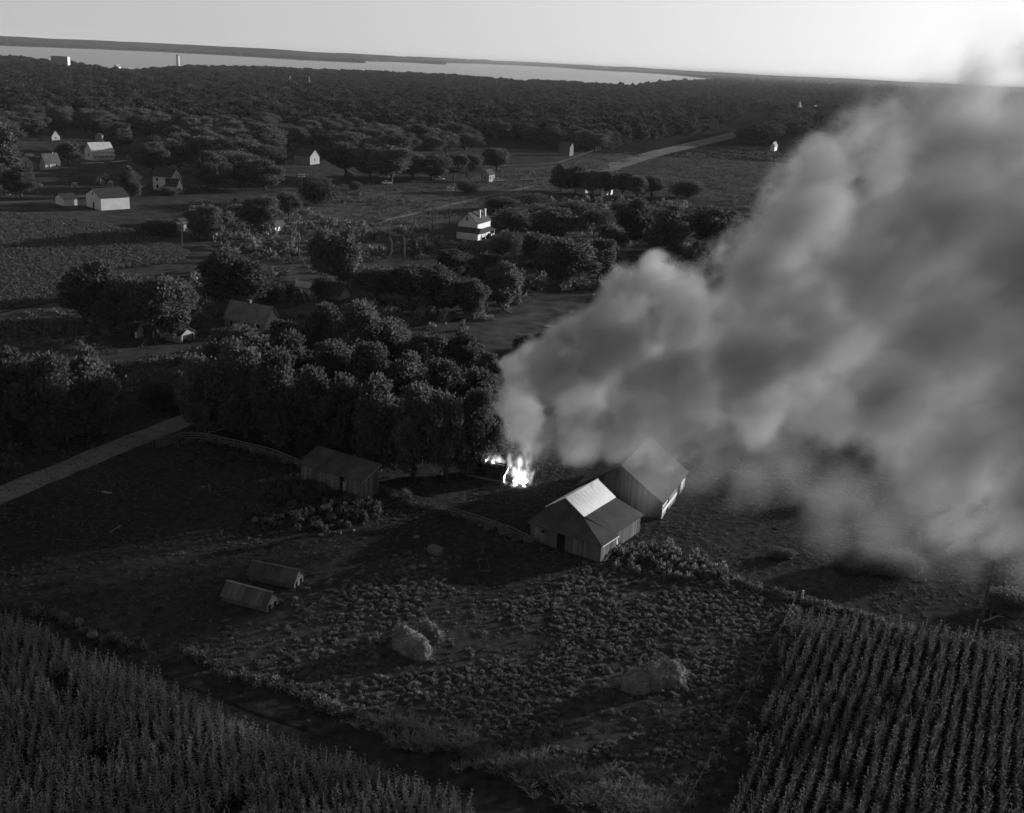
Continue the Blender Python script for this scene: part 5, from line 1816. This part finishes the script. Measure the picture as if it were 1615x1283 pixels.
def smoke_field(name, res, m, as_mesh=False):
    """Geometry nodes that fill a grid with the plume's density (or wrap its surface)."""
    ng = bpy.data.node_groups.new(name, 'GeometryNodeTree')
    ng.interface.new_socket('Geometry', in_out='INPUT', socket_type='NodeSocketGeometry')
    ng.interface.new_socket('Geometry', in_out='OUTPUT', socket_type='NodeSocketGeometry')
    N, Lk = ng.nodes, ng.links.new
    out = N.new('NodeGroupOutput')

    def Mt(op, a, b=None, c=None):
        n = N.new('ShaderNodeMath')
        n.operation = op
        for i, v in enumerate((a, b, c)):
            if v is None:
                continue
            if isinstance(v, (int, float)):
                n.inputs[i].default_value = v
            else:
                Lk(v, n.inputs[i])
        return n.outputs[0]
    pos = N.new('GeometryNodeInputPosition').outputs[0]

    def noise(scale, detail, rough, p=pos):
        n = N.new('ShaderNodeTexNoise')
        n.inputs['Scale'].default_value = scale
        n.inputs['Detail'].default_value = detail
        n.inputs['Roughness'].default_value = rough
        Lk(p, n.inputs['Vector'])
        return n

    def vec(op, a, b=None, scale=None):
        n = N.new('ShaderNodeVectorMath')
        n.operation = op
        for i, v in enumerate((a, b)):
            if v is None:
                continue
            if hasattr(v, 'is_output'):
                Lk(v, n.inputs[i])
            else:
                n.inputs[i].default_value = v
        if scale is not None:
            n.inputs['Scale'].default_value = scale
        return n.outputs['Value'] if op == 'DISTANCE' else n.outputs[0]
    WIND = tuple(Vector((.62, -.25, .74)).normalized())

    def along(p, k):
        n = N.new('ShaderNodeVectorMath')
        n.operation = 'DOT_PRODUCT'
        Lk(p, n.inputs[0])
        n.inputs[1].default_value = WIND
        sc_ = N.new('ShaderNodeVectorMath')
        sc_.operation = 'SCALE'
        sc_.inputs[0].default_value = WIND
        Lk(Mt('MULTIPLY', n.outputs['Value'], -k), sc_.inputs['Scale'])
        return vec('ADD', p, sc_.outputs[0])
    w1 = vec('SCALE', vec('SUBTRACT', noise(.11, 3, .55).outputs['Color'], (.5, .5, .5)), scale=7)
    P_ = vec('ADD', pos, w1)
    cur = None
    for c, r_ in PW:
        v = Mt('MULTIPLY_ADD', vec('DISTANCE', P_, tuple(c)), -1 / r_, 1.0)
        cur = v if cur is None else Mt('SMOOTH_MAX', cur, v, .2)
    f = noise(.19, 8, .68, vec('ADD', along(pos, .45), vec('SCALE', vec('SUBTRACT', noise(.3, 2, .5).outputs['Color'], (.5, .5, .5)), scale=2.5))).outputs[0]
    big = noise(.05, 2, .5, along(pos, .4)).outputs[0]
    s = Mt('ADD', cur, Mt('MULTIPLY', Mt('SUBTRACT', f, .5), 1.5))
    s = Mt('ADD', s, Mt('MULTIPLY', Mt('SUBTRACT', big, .5), .9))
    curl = noise(.55, 5, .6, vec('ADD', pos, vec('SCALE', vec('SUBTRACT', noise(.25, 2, .5).outputs['Color'], (.5, .5, .5)), scale=6))).outputs[0]
    s = Mt('ADD', s, Mt('MULTIPLY', Mt('SUBTRACT', curl, .5), .55))
    sx = N.new('ShaderNodeSeparateXYZ')
    Lk(pos, sx.inputs[0])
    edge = N.new('ShaderNodeMapRange')                         # crisp billows near the fire, loose wisps downwind
    Lk(sx.outputs[0], edge.inputs[0])
    edge.inputs[1].default_value, edge.inputs[2].default_value = 5, 45
    edge.inputs[3].default_value, edge.inputs[4].default_value = .3, 1.15
    mr = N.new('ShaderNodeMapRange')
    mr.interpolation_type = 'SMOOTHSTEP'
    Lk(s, mr.inputs[0])
    mr.inputs[1].default_value = .02
    Lk(edge.outputs[0], mr.inputs[2])
    wisp = noise(.16, 8, .68, vec('MULTIPLY', vec('ADD', along(pos, .62), vec('SCALE', vec('SUBTRACT', noise(.06, 2, .5).outputs['Color'], (.5, .5, .5)), scale=9)), (1, 1, 1))).outputs[0]
    inner = N.new('ShaderNodeMapRange')
    Lk(wisp, inner.inputs[0])
    inner.inputs[1].default_value, inner.inputs[2].default_value = .34, .66
    inner.inputs[3].default_value, inner.inputs[4].default_value = .55, 1.4
    fall = N.new('ShaderNodeMapRange')
    Lk(sx.outputs[0], fall.inputs[0])
    fall.inputs[1].default_value, fall.inputs[2].default_value = 8, 55
    fall.inputs[3].default_value, fall.inputs[4].default_value = 1, .85
    low = N.new('ShaderNodeMapRange')                          # thin near the ground
    Lk(sx.outputs[2], low.inputs[0])
    low.inputs[1].default_value, low.inputs[2].default_value = 1, 20
    low.inputs[3].default_value, low.inputs[4].default_value = .08, 1
    den = Mt('MULTIPLY', Mt('MULTIPLY', Mt('MULTIPLY', mr.outputs[0], inner.outputs[0]), fall.outputs[0]), low.outputs[0])
    cur = None
    for c, r_ in TW:
        v = Mt('MULTIPLY_ADD', vec('DISTANCE', P_, tuple(c)), -1 / r_, 1.0)
        cur = v if cur is None else Mt('SMOOTH_MAX', cur, v, .12)
    s2 = Mt('ADD', cur, Mt('MULTIPLY', Mt('SUBTRACT', f, .5), 1.9))
    m2 = N.new('ShaderNodeMapRange')
    m2.interpolation_type = 'SMOOTHSTEP'
    Lk(s2, m2.inputs[0])
    m2.inputs[1].default_value, m2.inputs[2].default_value, m2.inputs[4].default_value = -.05, .9, .1
    if not as_mesh:
        den = Mt('MAXIMUM', den, m2.outputs[0])
    vc = N.new('GeometryNodeVolumeCube')
    Lk(den, vc.inputs['Density'])
    vc.inputs['Min'].default_value = LO
    vc.inputs['Max'].default_value = HI
    for i, a in enumerate('XYZ'):
        vc.inputs['Resolution ' + a].default_value = int((HI[i] - LO[i]) / res)
    g_ = vc.outputs[0]
    if as_mesh:
        vm = N.new('GeometryNodeVolumeToMesh')
        vm.inputs['Threshold'].default_value = .2
        Lk(g_, vm.inputs[0])
        g_ = vm.outputs[0]
    sm = N.new('GeometryNodeSetMaterial')
    Lk(g_, sm.inputs[0])
    sm.inputs['Material'].default_value = m
    Lk(sm.outputs[0], out.inputs[0])
    return ng


def volume_mat(name, density, colour, aniso=0.0):
    m = bpy.data.materials.new(name)
    m.use_nodes = True
    t = m.node_tree
    t.nodes.clear()
    o = t.nodes.new('ShaderNodeOutputMaterial')
    v = t.nodes.new('ShaderNodeVolumePrincipled')
    v.inputs['Density'].default_value = density
    v.inputs['Color'].default_value = (colour, colour, colour, 1)
    v.inputs['Anisotropy'].default_value = aniso
    t.links.new(v.outputs[0], o.inputs['Volume'])
    return m


M_SMOKE = volume_mat('smoke', .42, .565, .15)
M_VEIL = volume_mat('smoke_veil', .004, .5, .1)
me = bpy.data.meshes.new('smoke_plume')
plume = link('smoke_plume', me)
me.materials.append(M_VEIL)
plume.modifiers.new('field', 'NODES').node_group = smoke_field('plume_surface', 1.1, M_VEIL, True)
tag(plume, 'thick grey smoke plume billowing right from the fire', 'smoke', kind='stuff')
vd = bpy.data.volumes.new('smoke_billows')
billows = bpy.data.objects.new('smoke_billows', vd)
COL.objects.link(billows)
billows.parent = plume
billows['kind'] = 'stuff'
vd.materials.append(M_SMOKE)
billows.modifiers.new('field', 'NODES').node_group = smoke_field('plume_field', .3, M_SMOKE)

# ------------------------------------------------------------------ haze over the whole country
M_HAZE = volume_mat('haze', 3.2e-5, .62)
hz = MB().box(-60000, 60000, -3000, 80000, -1.5, 98).obj('haze', M_HAZE)
tag(hz, 'thin pale summer haze lying over the whole country', 'haze', kind='stuff')
